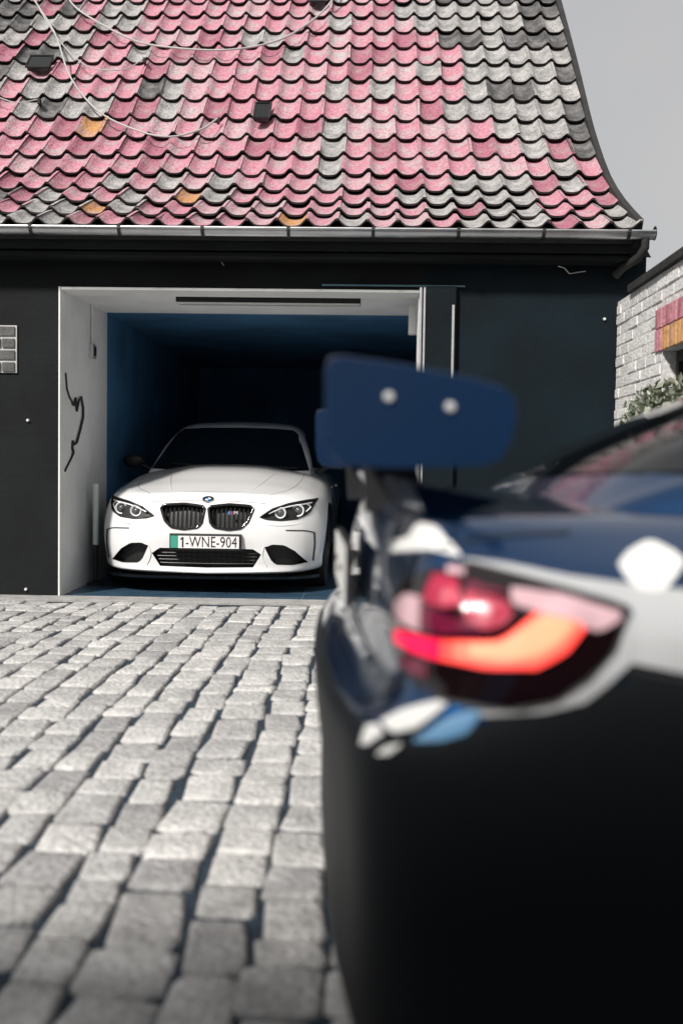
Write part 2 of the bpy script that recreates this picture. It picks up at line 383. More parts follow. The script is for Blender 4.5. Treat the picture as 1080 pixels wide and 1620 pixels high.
for r_ in range(int(pk[-1] / TE)):
    for c in range(ncol):
        x = RX1 - (c + .5) * TW + rt.uniform(-.004, .004); s = r_ * TE - .02 + rt.uniform(-.008, .008)
        y, z = prof(s); a, b = pdir(s + .12)
        zj = rt.uniform(-.004, .006)
        T = Matrix(((1, 0, 0, x), (0, a, -b, y - b * (zj - .06)), (0, b, a, z + a * (zj - .06)), (0, 0, 0, 1))) @ Matrix.Rotation(rt.uniform(-.018, .018), 4, 'Z') @ Matrix.Rotation(rt.uniform(-.012, .012), 4, 'X')
        tiles.append((T, project((x, y, z)), x, y))
GAPS = [(416, 186), (60, 108)]
def tkey(t):
    p = t[1]
    if not p or not (-15 < p[0] < 1060 and -15 < p[1] < 385): return 1e9
    return t[3]
to = sorted(range(len(tiles)), key=lambda i: tkey(tiles[i])); tsolo = set(i for i in to[:300] if tkey(tiles[i]) < 1e9)
rest = MB()
for i, (T, p, x, y) in enumerate(tiles):
    k = tile_kind(p)
    if i in tsolo:
        o = bpy.data.objects.new('roof_tile', tmesh); COL.objects.link(o); o.matrix_world = BI @ T; o.parent = roof
        o.material_slots[0].link = 'OBJECT'; o.material_slots[0].material = tileM[k]
    else:
        rest.add([BI @ T @ Vector(q) for q in tv], tf, k); rest.m[-len(tf) + NTOP:] = [len(tileM)] * (len(tf) - NTOP)
o = rest.build('roof_tiles', tileM + [M_tile_shade], roof, smooth=40); tag(o, kind='stuff')
# roof surface for placing fittings and cables
rv = [Vector((x, *prof(s))) for s in np.linspace(-.05, pk[-1], 60) for x in (RX0 - 2, RX1)]
roof_bvh = BVHTree.FromPolygons(rv, [(2*i, 2*i+1, 2*i+3, 2*i+2) for i in range(59)])
def on_roof(px, py, off=0):
    h = roof_bvh.ray_cast(CAM, ray(px, py))
    n = h[1] if h[1].z > 0 else -h[1]
    return h[0] + n * off, n
for (px_, py_, ww, hh) in ((416, 186, .125, .235), (66, 108, .20, .2), (503, 6, .16, .2)):
    p, n = on_roof(px_, py_, .055); upv = Vector((0, n.z, -n.y)) * -1 if False else Vector((0, n.z, -n.y)); X = Vector((1, 0, 0)); U = n.cross(X).normalized()
    mbx = MB(); 
    for a, b, c0, c1, mi in ((-.5, .5, -.02, .012, 0),):
        mbx.add([p + X * (i * ww * .5) + U * (j * hh * .5) + n * k for k in (-.03, .012) for (i, j) in ((-1, -1), (1, -1), (1, 1), (-1, 1))], [(0, 3, 2, 1), (4, 5, 6, 7), (0, 1, 5, 4), (1, 2, 6, 5), (2, 3, 7, 6), (3, 0, 4, 7)], 0)
    o = bp('roof_light', mbx, M_glass_dark)
    fr = MB(); q = [p + X * (i * ww * .53) + U * (j * hh * .53) + n * .012 for (i, j) in ((-1, -1), (1, -1), (1, 1), (-1, 1))]
    fr.tube(q, .011, 6, closed=True); bp('frame', fr, M_wood, o)
# verge board
vb = MB(); vs_ = []
for s in np.linspace(0, pk[-1], 24):
    y, z = prof(s); dy, dz = pdir(s)
    for ox, on in ((-.015, -.17), (.03, -.17), (.03, .035), (-.015, .035)): vs_.append((RX1 + ox, y - dz * on, z + dy * on))
bp('verge_board', vb.add(vs_, [(4*i+a, 4*i+(a+1) % 4, 4*i+4+(a+1) % 4, 4*i+4+a) for i in range(23) for a in range(4)] + [(0, 1, 2, 3), (95, 94, 93, 92)]), M_wood)
# gutter
GY, GZ, GR = 7.085, 2.625, .048
gm = MB(); vs_ = []; N = 14
GX_END = 1.945
for x in (RX0, GX_END):
    for rr in (GR, GR - .004):
        for a in range(N + 1):
            t = math.pi * a / N; vs_.append((x, GY - rr * math.cos(t), GZ - rr * math.sin(t)))
n1 = N + 1
for l_ in (0, 1): gm.f += [(l_*n1+a, l_*n1+a+1, 2*n1+l_*n1+a+1, 2*n1+l_*n1+a) for a in range(N)]
for e in (0, 2*n1): gm.f += [(e+a, e+a+1, e+n1+a+1, e+n1+a) for a in range(N)]
gm.f += [(0, n1, 3*n1, 2*n1), (N, n1+N, 3*n1+N, 2*n1+N)]
gm.v = vs_; gm.m = [0] * len(gm.f)
gut = bp('gutter', gm, M_zinc, smooth=35)
gb = MB().tube([(RX0, GY - GR, GZ), (GX_END, GY - GR, GZ)], .010, 8); bp('gutter_bead', gb, M_zinc, gut, smooth=40)
for px_ in (48, 188, 320, 456, 590, 725, 860, 995):
    x = at(px_, 372, 1, GY - GR).x
    m_ = MB(); pts = [(x, GY - (GR + .006) * math.cos(math.pi * a / 12), GZ - (GR + .006) * math.sin(math.pi * a / 12)) for a in range(13)]
    vs_ = []
    for p in pts:
        for dx in (-.012, .012): vs_.append((p[0] + dx, p[1], p[2]))
    m_.add(vs_, [(2*i, 2*i+1, 2*i+3, 2*i+2) for i in range(12)])
    m_.box((x - .012, GY - GR - .013, GZ - .004), (x + .012, GY + GR + .02, GZ + .012)); bp('gutter_bracket', m_, M_black, gut)
bp('gutter_end', MB().lathe([(0, 0), (GR, 0), (GR, .006), (0, .006)], 20, 'x', (GX_END, GY, GZ - .004)), M_black, gut)
dpm = MB().tube([(GX_END - .06, GY, GZ - .03), (GX_END - .06, GY, GZ - .10), (GX_END - .09, GY + .05, GZ - .16), (GX_END - .16, YW - .10, GZ - .20), (GX_END - .20, YW - .06, GZ - .25)], .03, 10)
bp('gutter_outlet', dpm, M_wood, gut, smooth=50)
bp('fascia', MB().box((RX0, 7.155, 2.50), (GX_END - .03, 7.19, 2.625)), M_barn)
bp('soffit', MB().box((RX0, 7.192, 2.46), (GX_END - .03, YW - .002, 2.49)), M_barn)
# small wires and hooks under the eaves
def wire(label, pts, r=.004, Y=YW - .02, m=M_steel):
    P = [at(a, b, 1, Y) for a, b in pts]; o0 = P[0]
    t = MB().tube([p - o0 for p in P], r, 6).build('wire', m, smooth=60); t.location = o0
    return tag(t, label, 'wire')
wire('thin loose wire stapled to the black wall below the eaves', [(508, 403), (520, 400), (528, 405), (545, 399), (560, 402), (580, 404), (592, 410), (606, 408)])
wire('short bent wire hook on the black wall above the garage lintel', [(346, 400), (350, 406), (349, 412), (354, 420)])
wire('short twisted wire on dark wall under the gutter end', [(882, 421), (892, 424), (900, 433), (912, 431), (926, 429)])

# cables lying over the roof
def cable(label, pts, r, clips=()):
    t = np.linspace(0, len(pts) - 1, 46); q = cr(range(len(pts)), pts, t)
    P = [on_roof(a, b, .075)[0] for a, b in q]
    o0 = P[0]; o = MB().tube([p - o0 for p in P], r, 8).build('cable', M_cable, smooth=60); o.location = o0
    tag(o, label, 'cable', 'cables looped over the roof')
    for k in clips:
        p = P[k] - o0; MB().box((p.x - .012, p.y - .008, p.z - .04), (p.x + .012, p.y + .05, p.z + .008)).build('clip', M_wood, o, bevel=.004)
    return o
cable('long white cable in a wide loop over the pink roof tiles', [(80, -40), (105, 0), (130, 30), (200, 70), (250, 85), (350, 92), (430, 80), (480, 55), (520, 20), (540, -20)], .009)
cable('white cable hanging in a deep loop below the others on the roof', [(30, -40), (50, 0), (90, 65), (115, 135), (160, 190), (220, 220), (270, 230), (320, 218), (346, 200)], .008, (-1,))
cable('thin white cable in a short loop above the deep one', [(45, -30), (65, 25), (100, 80), (130, 110), (155, 122), (200, 122), (230, 105)], .005, (-1,))
cable('thin pale cable end sagging across tiles beside the dark roof light', [(-20, 158), (0, 166), (30, 175), (65, 170)], .005, (-1,))

# ------------------------------------------------------------------ garage fittings
cl = thing('ceiling_light', 'long dark strip lamp fixed under the white garage ceiling', 'lamp', (-.75, 7.75, JZ))
MB().box((-.72, -.06, -.055), (.68, .06, -.0005)).build('housing', M_black, cl, bevel=.006)
MB().box((-.715, -.066, -.070), (.675, -.048, -.056)).build('diffuser', M_trim, cl, bevel=.003)
MB().box((-.715, .0605, -.064), (.675, .072, -.006)).build('diffuser', M_trim, cl, bevel=.003)
q = at(146, 556, 0, JX0 + .02)
sk = thing('wall_socket', 'small grey socket box on the white garage wall above the squiggle', 'socket', (JX0 + .008, q.y, q.z))
MB().box((0, -.05, -.06), (.035, .05, .06)).build('box', M_steel, sk, bevel=.004)
MB().box((.0355, -.03, -.035), (.041, .03, .035)).build('cover', M_black, sk)
MB().tube([(.012, 0, .06), (.012, 0, JZ - q.z - .003)], .009, 8).build('conduit', M_trim, sk, smooth=50)
# black outline of a race circuit on the white left wall
XL = JX0 + .012
tr = [(104, 590), (106, 615), (110, 628), (117, 641), (120, 630), (122, 650), (125, 634), (129, 628), (132, 645), (132, 660), (128, 678), (122, 700), (118, 703), (116, 698), (115, 708), (117, 716), (113, 725), (108, 735), (103, 745)]
P = [at(a, b, 0, XL + .006) for a, b in tr]; o0 = P[0]
dec = MB().tube([p - o0 for p in P], .010, 6).build('wall_outline', M_black, smooth=60); dec.location = o0
tag(dec, 'black squiggly track outline mounted on the white garage wall', 'wall decoration')
p0 = at(152, 765, 0, XL + .07); p1 = at(150, 862, 0, XL + .07)
tb = MB().tube([(0, 0, 0), (0, 0, p0.z - p1.z)], .024, 12).build('tube', mat('pale_green_tube', (.62, .72, .68), .35, var=.05), smooth=40)
lt = thing('upright_tube', 'pale upright tube standing beside the white car and garage wall', 'tube', (p0.x, p0.y, .006))
tb.parent = lt; tb.location = (0, 0, p1.z - .006)
MB().lathe([(0, 0), (.07, 0), (.07, .015), (.02, .03), (.02, p1.z)], 16, 'z').build('stand', M_black, lt, smooth=40)

# ------------------------------------------------------------------ whitewashed side wall with tiled window hood
aw = thing('side_wall', 'whitewashed brick wall meeting the barn, with dark coping along its top', 'wall', (XR + .1, 6.0, 0))
AI = Matrix.Translation((-XR - .1, -6.0, 0))
def ap(name, mb, mats, parent=None, smooth=None, bevel=0):
    mb.v = [tuple(AI @ Vector(p)) for p in mb.v]; return mb.build(name, mats, parent or aw, smooth, bevel)
AY0, AY1, AZ = 4.45, YW - .004, 2.20
WY0, WY1, WZ0, WZ1 = 5.2, 6.25, .95, 1.72     # window opening
core = ap('wall_core', MB().box((XR + .004, WY1, -.05), (XR + .2, AY1, AZ)).box((XR + .007, AY0 + .01, -.05), (XR + .2, WY0, AZ)).box((XR + .007, WY0, -.05), (XR + .2, WY1, WZ0)).box((XR + .007, WY0, WZ1), (XR + .2, WY1, AZ)), M_mort)
H = .075; L = .225; restb = MB(); rb = random.Random(5)
bmesh_cache = {}
for r_ in range(int(AZ / H)):
    y = AY1 - (.0 if r_ % 2 else L / 2)
    ys = [AY1] + ([AY1 - L / 2] if r_ % 2 == 0 else []); yy = ys[-1]
    segs = [(AY1 - L / 2, AY1)] if r_ % 2 == 0 else []
    while yy > AY0 + .05: segs.append((max(AY0, yy - L), yy)); yy -= L
    for a, b in segs:
        zc = (r_ + .5) * H
        if b > WY0 - .1 and a < WY1 + .14 and zc > WZ1 and zc < WZ1 + .27:
            if b > WY1 + .19 and a < WY1 + .14: a = WY1 + .142
            elif a < WY0 - .15: b = WY0 - .104
            else: continue
        elif b > WY0 and a < WY1 and zc > WZ0 and zc < WZ1 + .02:
            if a < WY0 - .05: b = WY0 - .004
            elif b > WY1 + .05: a = WY1 + .004
            else: continue
        pr = rb.uniform(-.004, .006); j = rb.uniform(-.002, .002)
        lo = (XR + .0 - pr, a + .006, r_ * H + .006 + j); hi = (XR + .06, b - .006, (r_ + 1) * H - .006 + j)
        if zc > 1.0:
            ap('brick', MB().box(lo, hi), M_brickw[rb.randrange(3)], core, bevel=.005)
        else: restb.box(lo, hi, rb.randrange(3))
o = ap('bricks', restb, M_brickw, core); tag(o, kind='stuff')
cp = ap('coping', MB().add([(XR - .03, AY0, AZ + .003), (XR + .28, AY0, AZ + .003), (XR + .28, AY0, AZ + .05), (XR + .1, AY0, AZ + .12), (XR - .03, AY0, AZ + .05),
    (XR - .03, 7.0, AZ + .003), (XR + .28, 7.0, AZ + .003), (XR + .28, 7.0, AZ + .05), (XR + .1, 7.0, AZ + .12), (XR - .03, 7.0, AZ + .05)],
    [(0, 1, 2, 3, 4), (9, 8, 7, 6, 5), (0, 5, 6, 1), (1, 6, 7, 2), (2, 7, 8, 3), (3, 8, 9, 4), (4, 9, 5, 0)]), M_wood)
wn = ap('window', MB().box((XR + .125, WY0 + .001, WZ0 + .001), (XR + .14, WY1 - .001, WZ1 - .001)), mat('blue_glass', (.01, .05, .11), .05, spec=.6, var=0))
for lo, hi in (((WY0 + .002, WZ0 + .002), (WY0 + .05, WZ1 - .002)), ((WY1 - .05, WZ0 + .002), (WY1 - .002, WZ1 - .002)), ((WY0 + .051, WZ1 - .07), (WY1 - .051, WZ1 - .002)), ((WY0 + .051, WZ0 + .002), (WY1 - .051, WZ0 + .05)), ((5.70, WZ0 + .051), (5.74, WZ1 - .071))):
    ap('window_frame', MB().box((XR + .09, lo[0], lo[1]), (XR + .124, hi[0], hi[1])), M_wood, wn)
M_sb = [mat('pink_brick', (.50, .22, .26), .85, var=.25, scale=20, bump=.5), mat('orange_brick', (.56, .30, .13), .85, var=.25, scale=20, bump=.5), mat('rose_brick', (.38, .14, .17), .85, var=.25, scale=20, bump=.5), mat('tan_brick', (.44, .27, .17), .85, var=.25, scale=20, bump=.5)]
nb = 17; y_ = WY0 - .095; bw = (WY1 + .135 - y_) / nb
for i in range(nb):                           # flat arch of upright bricks over the window
    top = WZ1 + .262
    zs = [(WZ1 + .002, WZ1 + .135, (M_sb[1] if i % 4 else M_sb[3]) if 4 < i < nb - 2 else M_sb[0]), (WZ1 + .143, top, M_sb[(0, 2, 0)[i % 3]])]
    for z0_, z1_, m_ in zs:
        ap('arch_brick', MB().box((XR - .010 - .003 * (i % 2), y_ + i * bw + .007, z0_), (XR + .05, y_ + (i + 1) * bw - .007, z1_)), m_, core, bevel=.004)

# bush by the side wall
def bush(label, loc, rx, ry_, rz, n, seed):
    r = random.Random(seed); root = thing('bush', label, 'bush', loc)
    st = MB()
    for _ in range(14):
        a = r.uniform(0, 6.28); k = r.uniform(.3, .8); p = [(0.02 * math.cos(a), .02 * math.sin(a), 0), (rx * k * .4 * math.cos(a), ry_ * k * .4 * math.sin(a), rz * .5), (rx * k * math.cos(a), ry_ * k * math.sin(a), rz * r.uniform(.75, .95))]
        st.tube(p, [.016, .011, .004], 5)
    st.build('stems', M_wood, root)
    lf = MB()
    for _ in range(n):
        while True:
            p = Vector((r.uniform(-1, 1), r.uniform(-1, 1), r.uniform(0, 1)))
            d = Vector((p.x, p.y, (p.z - .5) * 2)).length
            if .35 < d < 1 + .12 * math.sin(p.x * 9 + p.y * 7): break
        p = Vector((p.x * rx, p.y * ry_, p.z * rz))
        a = Vector((r.gauss(0, 1), r.gauss(0, 1), r.gauss(.3, .7))).normalized(); b = a.orthogonal().normalized(); b = Matrix.Rotation(r.uniform(0, 6.28), 3, a) @ b; c = a.cross(b)
        s = r.uniform(.022, .042)
        lf.add([p - b * s, p + c * s * .5 + a * s * .12, p + b * s, p - c * s * .5 + a * s * .12], [(0, 1, 2, 3)], r.choices((0, 1, 2), (4, 3, 3.5))[0])
    o = lf.build('foliage', M_leaf, root); tag(o, kind='stuff')
bush('leafy grey green bush growing at the foot of the whitewashed wall', (1.62, 5.65, -.03), .17, 1.02, 1.50, 11000, 4)

# ------------------------------------------------------------------ unseen house added behind the viewpoint to shade the yard
M_dbrick = mat('dark_brick_house', (.035, .032, .032), .9, var=.3, scale=4, bump=.4)
hs = thing('house', 'dark brick house across the yard from the barn', 'house', (-1, -1.3, 0))
MB().box((-1.2, -6, -.05), (7.5, 0, 3.16)).build('wall', M_dbrick, hs)
MB().box((-6.5, -6, -.05), (-1.202, 0, 3.34)).build('wall', M_dbrick, hs)
MB().box((-6.6, -6.1, 3.342), (-1.1, .03, 3.40)).build('roof', M_wood, hs)
MB().box((-1.098, -6.1, 3.162), (7.6, .03, 3.22)).build('roof', M_wood, hs)
for x in (-4, -2.2, 3.4, 5.4):
    f_ = MB().box((x - .5, .002, 1.0), (x + .5, .03, 2.1)).build('window', M_trim, hs)
    MB().box((x - .44, .031, 1.06), (x + .44, .038, 2.04)).build('pane', M_glass_dark, f_)
d_ = MB().box((-.5, .002, 0), (.45, .05, 2.1)).build('door', M_navy, hs); MB().box((.3, .051, 1.0), (.34, .08, 1.12)).build('handle', M_steel, d_)

# ------------------------------------------------------------------ cars
CL = 4.47
PLAN = [(0, 0), (.008, .25), (.035, .5), (.12, .70), (.28, .83), (.5, .90), (.80, .927), (1.3, .912), (2.2, .900), (3.0, .912), (3.5, .927), (3.9, .922), (4.22, .902), (4.395, .825), (4.445, .59), (4.465, .28), (4.47, 0)]
SEC = {   # perimeter key: eight (inset, z) from the sill up to the top edge
    0:    [(.12, .150), (.025, .165), (.045, .215), (.03, .34), (.0, .46), (.02, .60), (.06, .695), (.17, .755)],
    4:    [(.14, .160), (.04, .180), (.02, .245), (.0, .36), (.0, .50), (.03, .64), (.07, .725), (.17, .785)],
    6:    [(.08, .17), (.02, .20), (.01, .33), (.0, .48), (.0, .60), (.025, .70), (.08, .785), (.19, .85)],
    7.2:  [(.10, .16), (.03, .19), (.02, .31), (.012, .48), (.0, .66), (.014, .77), (.065, .86), (.17, .922)],
    9:    [(.10, .16), (.03, .19), (.02, .31), (.012, .48), (.0, .66), (.012, .78), (.055, .88), (.135, .945)],
    10.4: [(.08, .18), (.02, .21), (.01, .35), (.0, .50), (.0, .63), (.03, .735), (.10, .825), (.27, .915)],
    12:   [(.06, .11), (.015, .13), (.008, .33), (.0, .50), (.005, .62), (.03, .72), (.075, .82), (.20, .905)],
    13.2: [(.06, .11), (.015, .13), (.01, .34), (.0, .50), (.0, .60), (.055, .665), (.075, .80), (.135, .900)],
    16:   [(.06, .12), (.02, .15), (.015, .36), (.0, .49), (.0, .60), (.075, .655), (.085, .82), (.10, .930)],
}
def body_mesh():
    s = np.linspace(0, 16, 400); P = cr(range(17), PLAN, s)
    al = np.concatenate([[0], np.cumsum(np.linalg.norm(np.diff(P, axis=0), axis=1))])
    NS, NK, NM = 132, 29, 22
    s = np.interp(np.linspace(0, al[-1], NS), al, s); P = cr(range(17), PLAN, s)
    e = 1e-3; T = cr(range(17), PLAN, np.clip(s + e, 0, 16)) - cr(range(17), PLAN, np.clip(s - e, 0, 16))
    T /= np.linalg.norm(T, axis=1)[:, None]; T[0] = (0, 1); T[-1] = (0, -1)
    Nrm = np.stack([-T[:, 1], T[:, 0]], 1)           # outward
    keys = sorted(SEC); S = cr(keys, [SEC[k] for k in keys], s)
    mb = MB(); idx = {}
    v = np.linspace(0, 7, NK)
    for i in range(NS):
        q = cr(range(8), S[i], v)
        for k in range(NK):
            x, y = P[i] - Nrm[i] * q[k, 0]; z = q[k, 1]
            if i in (0, NS - 1): y = 0
            y = max(y, 0)
            idx[(i, k, 1)] = len(mb.v); mb.v.append((x, y, z))
            if i in (0, NS - 1): idx[(i, k, -1)] = idx[(i, k, 1)]
            else: idx[(i, k, -1)] = len(mb.v); mb.v.append((x, -y, z))
    for sd in (1, -1):
        for i in range(NS - 1):
            for k in range(NK - 1):
                f = (idx[(i, k, sd)], idx[(i + 1, k, sd)], idx[(i + 1, k + 1, sd)], idx[(i, k + 1, sd)])
                mb.f.append(f if sd == 1 else f[::-1]); mb.m.append(0)
    def crown(x):
        h = .075 * min(1, max(0, (x - .10) / .75)) ** .8
        if x > 3.2: h = .075 + (.028 - .075) * min(1, (x - 3.2) / .7)
        return h
    for lev, up in ((NK - 1, 1), (0, 0)):
        rows = []
        for i in range(NS):
            a = mb.v[idx[(i, lev, 1)]]
            if i in (0, NS - 1): rows.append([idx[(i, lev, 1)]]); continue
            row = [idx[(i, lev, 1)]]
            for m in range(1, NM):
                t = 1 - 2 * m / NM
                z = a[2] + (crown(a[0]) * (1 - abs(t) ** 2.4) if up else 0)
                if up and a[0] < 1.35 and abs(t) < .62: z += .010 * min(1, a[0] / .8) * (1 - min(1, max(0, (abs(t) - .42) / .2)))
                row.append(len(mb.v)); mb.v.append((a[0], a[1] * t, z))
            row.append(idx[(i, lev, -1)]); rows.append(row)
        for i in range(NS - 1):
            A, B = rows[i], rows[i + 1]
            if len(A) == 1: fs = [(A[0], B[m], B[m + 1]) for m in range(NM)]
            elif len(B) == 1: fs = [(A[m], B[0], A[m + 1]) for m in range(NM)]
            else: fs = [(A[m], B[m], B[m + 1], A[m + 1]) for m in range(NM)]
            mb.f += fs; mb.m += [0] * len(fs)
    bm = bmesh.new(); me = mb.mesh('body'); bm.from_mesh(me); bmesh.ops.recalc_face_normals(bm, faces=bm.faces); bm.to_mesh(me); bm.free()
    return me
GX = [1.16, 1.28, 1.45, 1.68, 1.92, 2.15, 2.5, 2.9, 3.3, 3.7, 4.0, 4.10]
GZT = [.86, .945, 1.06, 1.215, 1.338, 1.385, 1.40, 1.365, 1.25, 1.095, .955, .88]
GWB = [.70, .715, .735, .755, .77, .78, .785, .775, .735, .675, .61, .58]
GWR = [.68, .69, .665, .625, .58, .565, .56, .55, .54, .53, .51, .50]
def cabin_mesh():
    xs = np.linspace(GX[0], GX[-1], 64); Z = cr(GX, GZT, xs); WB_ = cr(GX, GWB, xs); WR_ = cr(GX, GWR, xs)
    mb = MB(); NP = 21
    for x, z, wb, wr in zip(xs, Z, WB_, WR_):
        lo = min(.84, z - .04); hgt = z - lo
        ctl = [(wb + .03, lo), (wb + .0, lo + .28 * hgt * .5), (wb + (wr - wb) * .55 + .012, lo + hgt * .62), (wr + .012, z - min(.055, hgt * .25)), (wr - .06, z - min(.012, hgt * .1)), (wr * .5, z + .012), (0, z + .02)]
        q = cr([0, 1, 2, 3, 3.6, 4.6, 5.6], ctl, np.linspace(0, 5.6, NP))
        row = [(x, a, b) for a, b in q] + [(x, -a, b) for a, b in q[:-1][::-1]]
        mb.v += row
    n = 2 * NP - 1
    for i in range(63):
        for k in range(n - 1): mb.f.append((i*n+k, (i+1)*n+k, (i+1)*n+k+1, i*n+k+1)); mb.m.append(0)
        mb.f.append((i*n+n-1, (i+1)*n+n-1, (i+1)*n, i*n)); mb.m.append(0)
    mb.f += [tuple(range(n)), tuple(63*n + k for k in range(n))[::-1]]; mb.m += [0, 0]
    bm = bmesh.new(); me = mb.mesh('cabin'); bm.from_mesh(me); bmesh.ops.recalc_face_normals(bm, faces=bm.faces); bm.to_mesh(me); bm.free()
    return me
def bvh_of(me): return BVHTree.FromPolygons([v.co.copy() for v in me.vertices], [tuple(p.vertices) for p in me.polygons])
def front_ray(u, v): return Vector((-1, u, v)), Vector((1, 0, 0))
def side_ray(u, v, sd=1): return Vector((u, sd * 2, v)), Vector((0, -sd, 0))
def chains(top, bot, n, m):                  # grid of 2D points between an upper and a lower chain with shared ends in u
    tu = np.array(top, float); bu = np.array(bot, float)
    u0, u1 = max(tu[0, 0], bu[0, 0]), min(tu[-1, 0], bu[-1, 0])
    return [[(u, b + (t - b) * j / m) for j in range(m + 1)] for u in np.linspace(u0, u1, n + 1)
            for t, b in [(np.interp(u, tu[:, 0], tu[:, 1]), np.interp(u, bu[:, 0], bu[:, 1]))]]
def patch(bvh, rayf, top, bot, n=14, m=6, off=.004, th=.01):
    G = chains(top, bot, n, m); O, I = [], []
    for col in G:
        for u, v in col:
            o, d = rayf(u, v); h = bvh.ray_cast(o, d)
            if h[0] is None: p, nr = last
            else:
                p, nr = h[0], h[1] if h[1].dot(d) < 0 else -h[1]
            last = (p, nr); O.append(p + nr * off); I.append(p + nr * (off - th))
    k = m + 1; N = len(O); mb = MB(); fs = []
    for i in range(n):
        for j in range(m):
            fs.append((i*k+j, (i+1)*k+j, (i+1)*k+j+1, i*k+j+1)); fs.append((N+i*k+j, N+i*k+j+1, N+(i+1)*k+j+1, N+(i+1)*k+j))
    ring = [i*k for i in range(n)] + [n*k+j for j in range(m)] + [i*k+m for i in range(n, 0, -1)] + [j for j in range(m, 0, -1)]
    for a, b in zip(ring, ring[1:] + ring[:1]): fs.append((a, b, N+b, N+a))
    return mb.add(O + I, fs)
def outline(bvh, rayf, top, bot, n=14, m=3, off=.0):
    G = chains(top, bot, n, m); k = m
    ring = [G[i][0] for i in range(n)] + [G[n][j] for j in range(m)] + [G[i][m] for i in range(n, 0, -1)] + [G[0][j] for j in range(m, 0, -1)]
    out = []
    for u, v in ring:
        o, d = rayf(u, v); h = bvh.ray_cast(o, d)
        if h[0] is None: continue
        nr = h[1] if h[1].dot(d) < 0 else -h[1]; p = h[0] + nr * off
        if not out or (p - out[-1]).length > 1e-3: out.append(p)
    return out
def line(bvh, rayf, pts, off=-.001, n=24):
    q = cr(range(len(pts)), pts, np.linspace(0, len(pts) - 1, n)); out = []
    for u, v in q:
        o, d = rayf(u, v); h = bvh.ray_cast(o, d)
        if h[0] is not None: out.append(h[0] + (h[1] if h[1].dot(d) < 0 else -h[1]) * off)
    return out
def mirror(c): return [(-u, v) for u, v in c][::-1]
KID = ([(.014, .655), (.03, .672), (.17, .688), (.33, .678), (.352, .655)], [(.014, .655), (.026, .56), (.06, .515), (.17, .500), (.265, .512), (.315, .56), (.352, .655)])
HEAD = ([(.405, .596), (.50, .660), (.62, .700), (.74, .722), (.822, .732)], [(.405, .596), (.46, .580), (.56, .572), (.68, .584), (.77, .625), (.822, .732)])
MID = ([(-.415, .31), (-.385, .352), (0, .355), (.385, .352), (.415, .31)], [(-.415, .31), (-.375, .212), (0, .204), (.375, .212), (.415, .31)])
SIDE = ([(.446, .366), (.50, .390), (.59, .384), (.67, .338), (.762, .245)], [(.446, .366), (.485, .275), (.525, .232), (.66, .226), (.762, .245)])
BODY = body_mesh(); CABIN = cabin_mesh(); BB = bvh_of(BODY); CB = bvh_of(CABIN)

def cut_body(paint, lower=None):
    body = bpy.data.objects.new('body', BODY.copy()); COL.objects.link(body)
    body.data.materials.append(paint); body.data.materials.append(M_black)
    cut = MB()
    for (t, b), dep in ((KID, .06), (MID, .10), (SIDE, .08), (HEAD, .030)):
        for fl in ((0, 1) if (t, b) != MID else (0,)):
            T_, B_ = (mirror(t), mirror(b)) if fl else (t, b)
            G = chains(T_, B_, 14, 4); eps = 1e-4; k = 5; O, I = [], []
            for ci, col in enumerate(G):
                for j, (u, v) in enumerate(col):
                    if ci in (0, 14): v = v + (j - 2) * 2e-3
                    h = BB.ray_cast(Vector((-1, u, v)), Vector((1, 0, 0)))
                    O.append((h[0].x - .06, u, v)); I.append((h[0].x + dep, u, v))
            N = len(O); fs = []
            for i in range(14):
                for j in range(4):
                    fs.append((i*k+j, (i+1)*k+j, (i+1)*k+j+1, i*k+j+1)); fs.append((N+i*k+j, N+i*k+j+1, N+(i+1)*k+j+1, N+(i+1)*k+j))
            ring = [i*k for i in range(14)] + [14*k+j for j in range(4)] + [i*k+4 for i in range(14, 0, -1)] + [j for j in range(4, 0, -1)]
            for a, b2 in zip(ring, ring[1:] + ring[:1]): fs.append((a, b2, N+b2, N+a))
            cut.add(O + I, fs, 1)
    for x in (.78, 3.473):
        for sd in (1, -1):
            cut.lathe([(.0001, sd * .62), (.362, sd * .62), (.362, sd * 1.2), (.0001, sd * 1.2)], 48, 'y', (x, 0, .33), 1)
    me = cut.mesh('cutter'); me.materials.append(paint); me.materials.append(M_black)
    bm = bmesh.new(); bm.from_mesh(me); bmesh.ops.remove_doubles(bm, verts=bm.verts, dist=5e-4); bmesh.ops.recalc_face_normals(bm, faces=bm.faces); bm.to_mesh(me); bm.free()
    co = bpy.data.objects.new('cutter', me); COL.objects.link(co)
    md = body.modifiers.new('b', 'BOOLEAN'); md.object = co; md.operation = 'DIFFERENCE'; md.solver = 'EXACT'
    dg = bpy.context.evaluated_depsgraph_get(); res = bpy.data.meshes.new_from_object(body.evaluated_get(dg))
    body.modifiers.clear(); body.data = res; bpy.data.objects.remove(co)
    res.polygons.foreach_set('use_smooth', [True] * len(res.polygons)); res.set_sharp_from_angle(angle=R(32))
    if lower:                                 # lower body coloured black for its shade and dark reflections
        res.materials.append(lower)
        for p in res.polygons:
            c = p.center
            if p.material_index == 0 and c.z < np.interp(c.x, [0, 3.9, 4.0, 4.13, 4.25, 4.4], [.72, .728, .738, .692, .655, .61]): p.material_index = 2
    return body

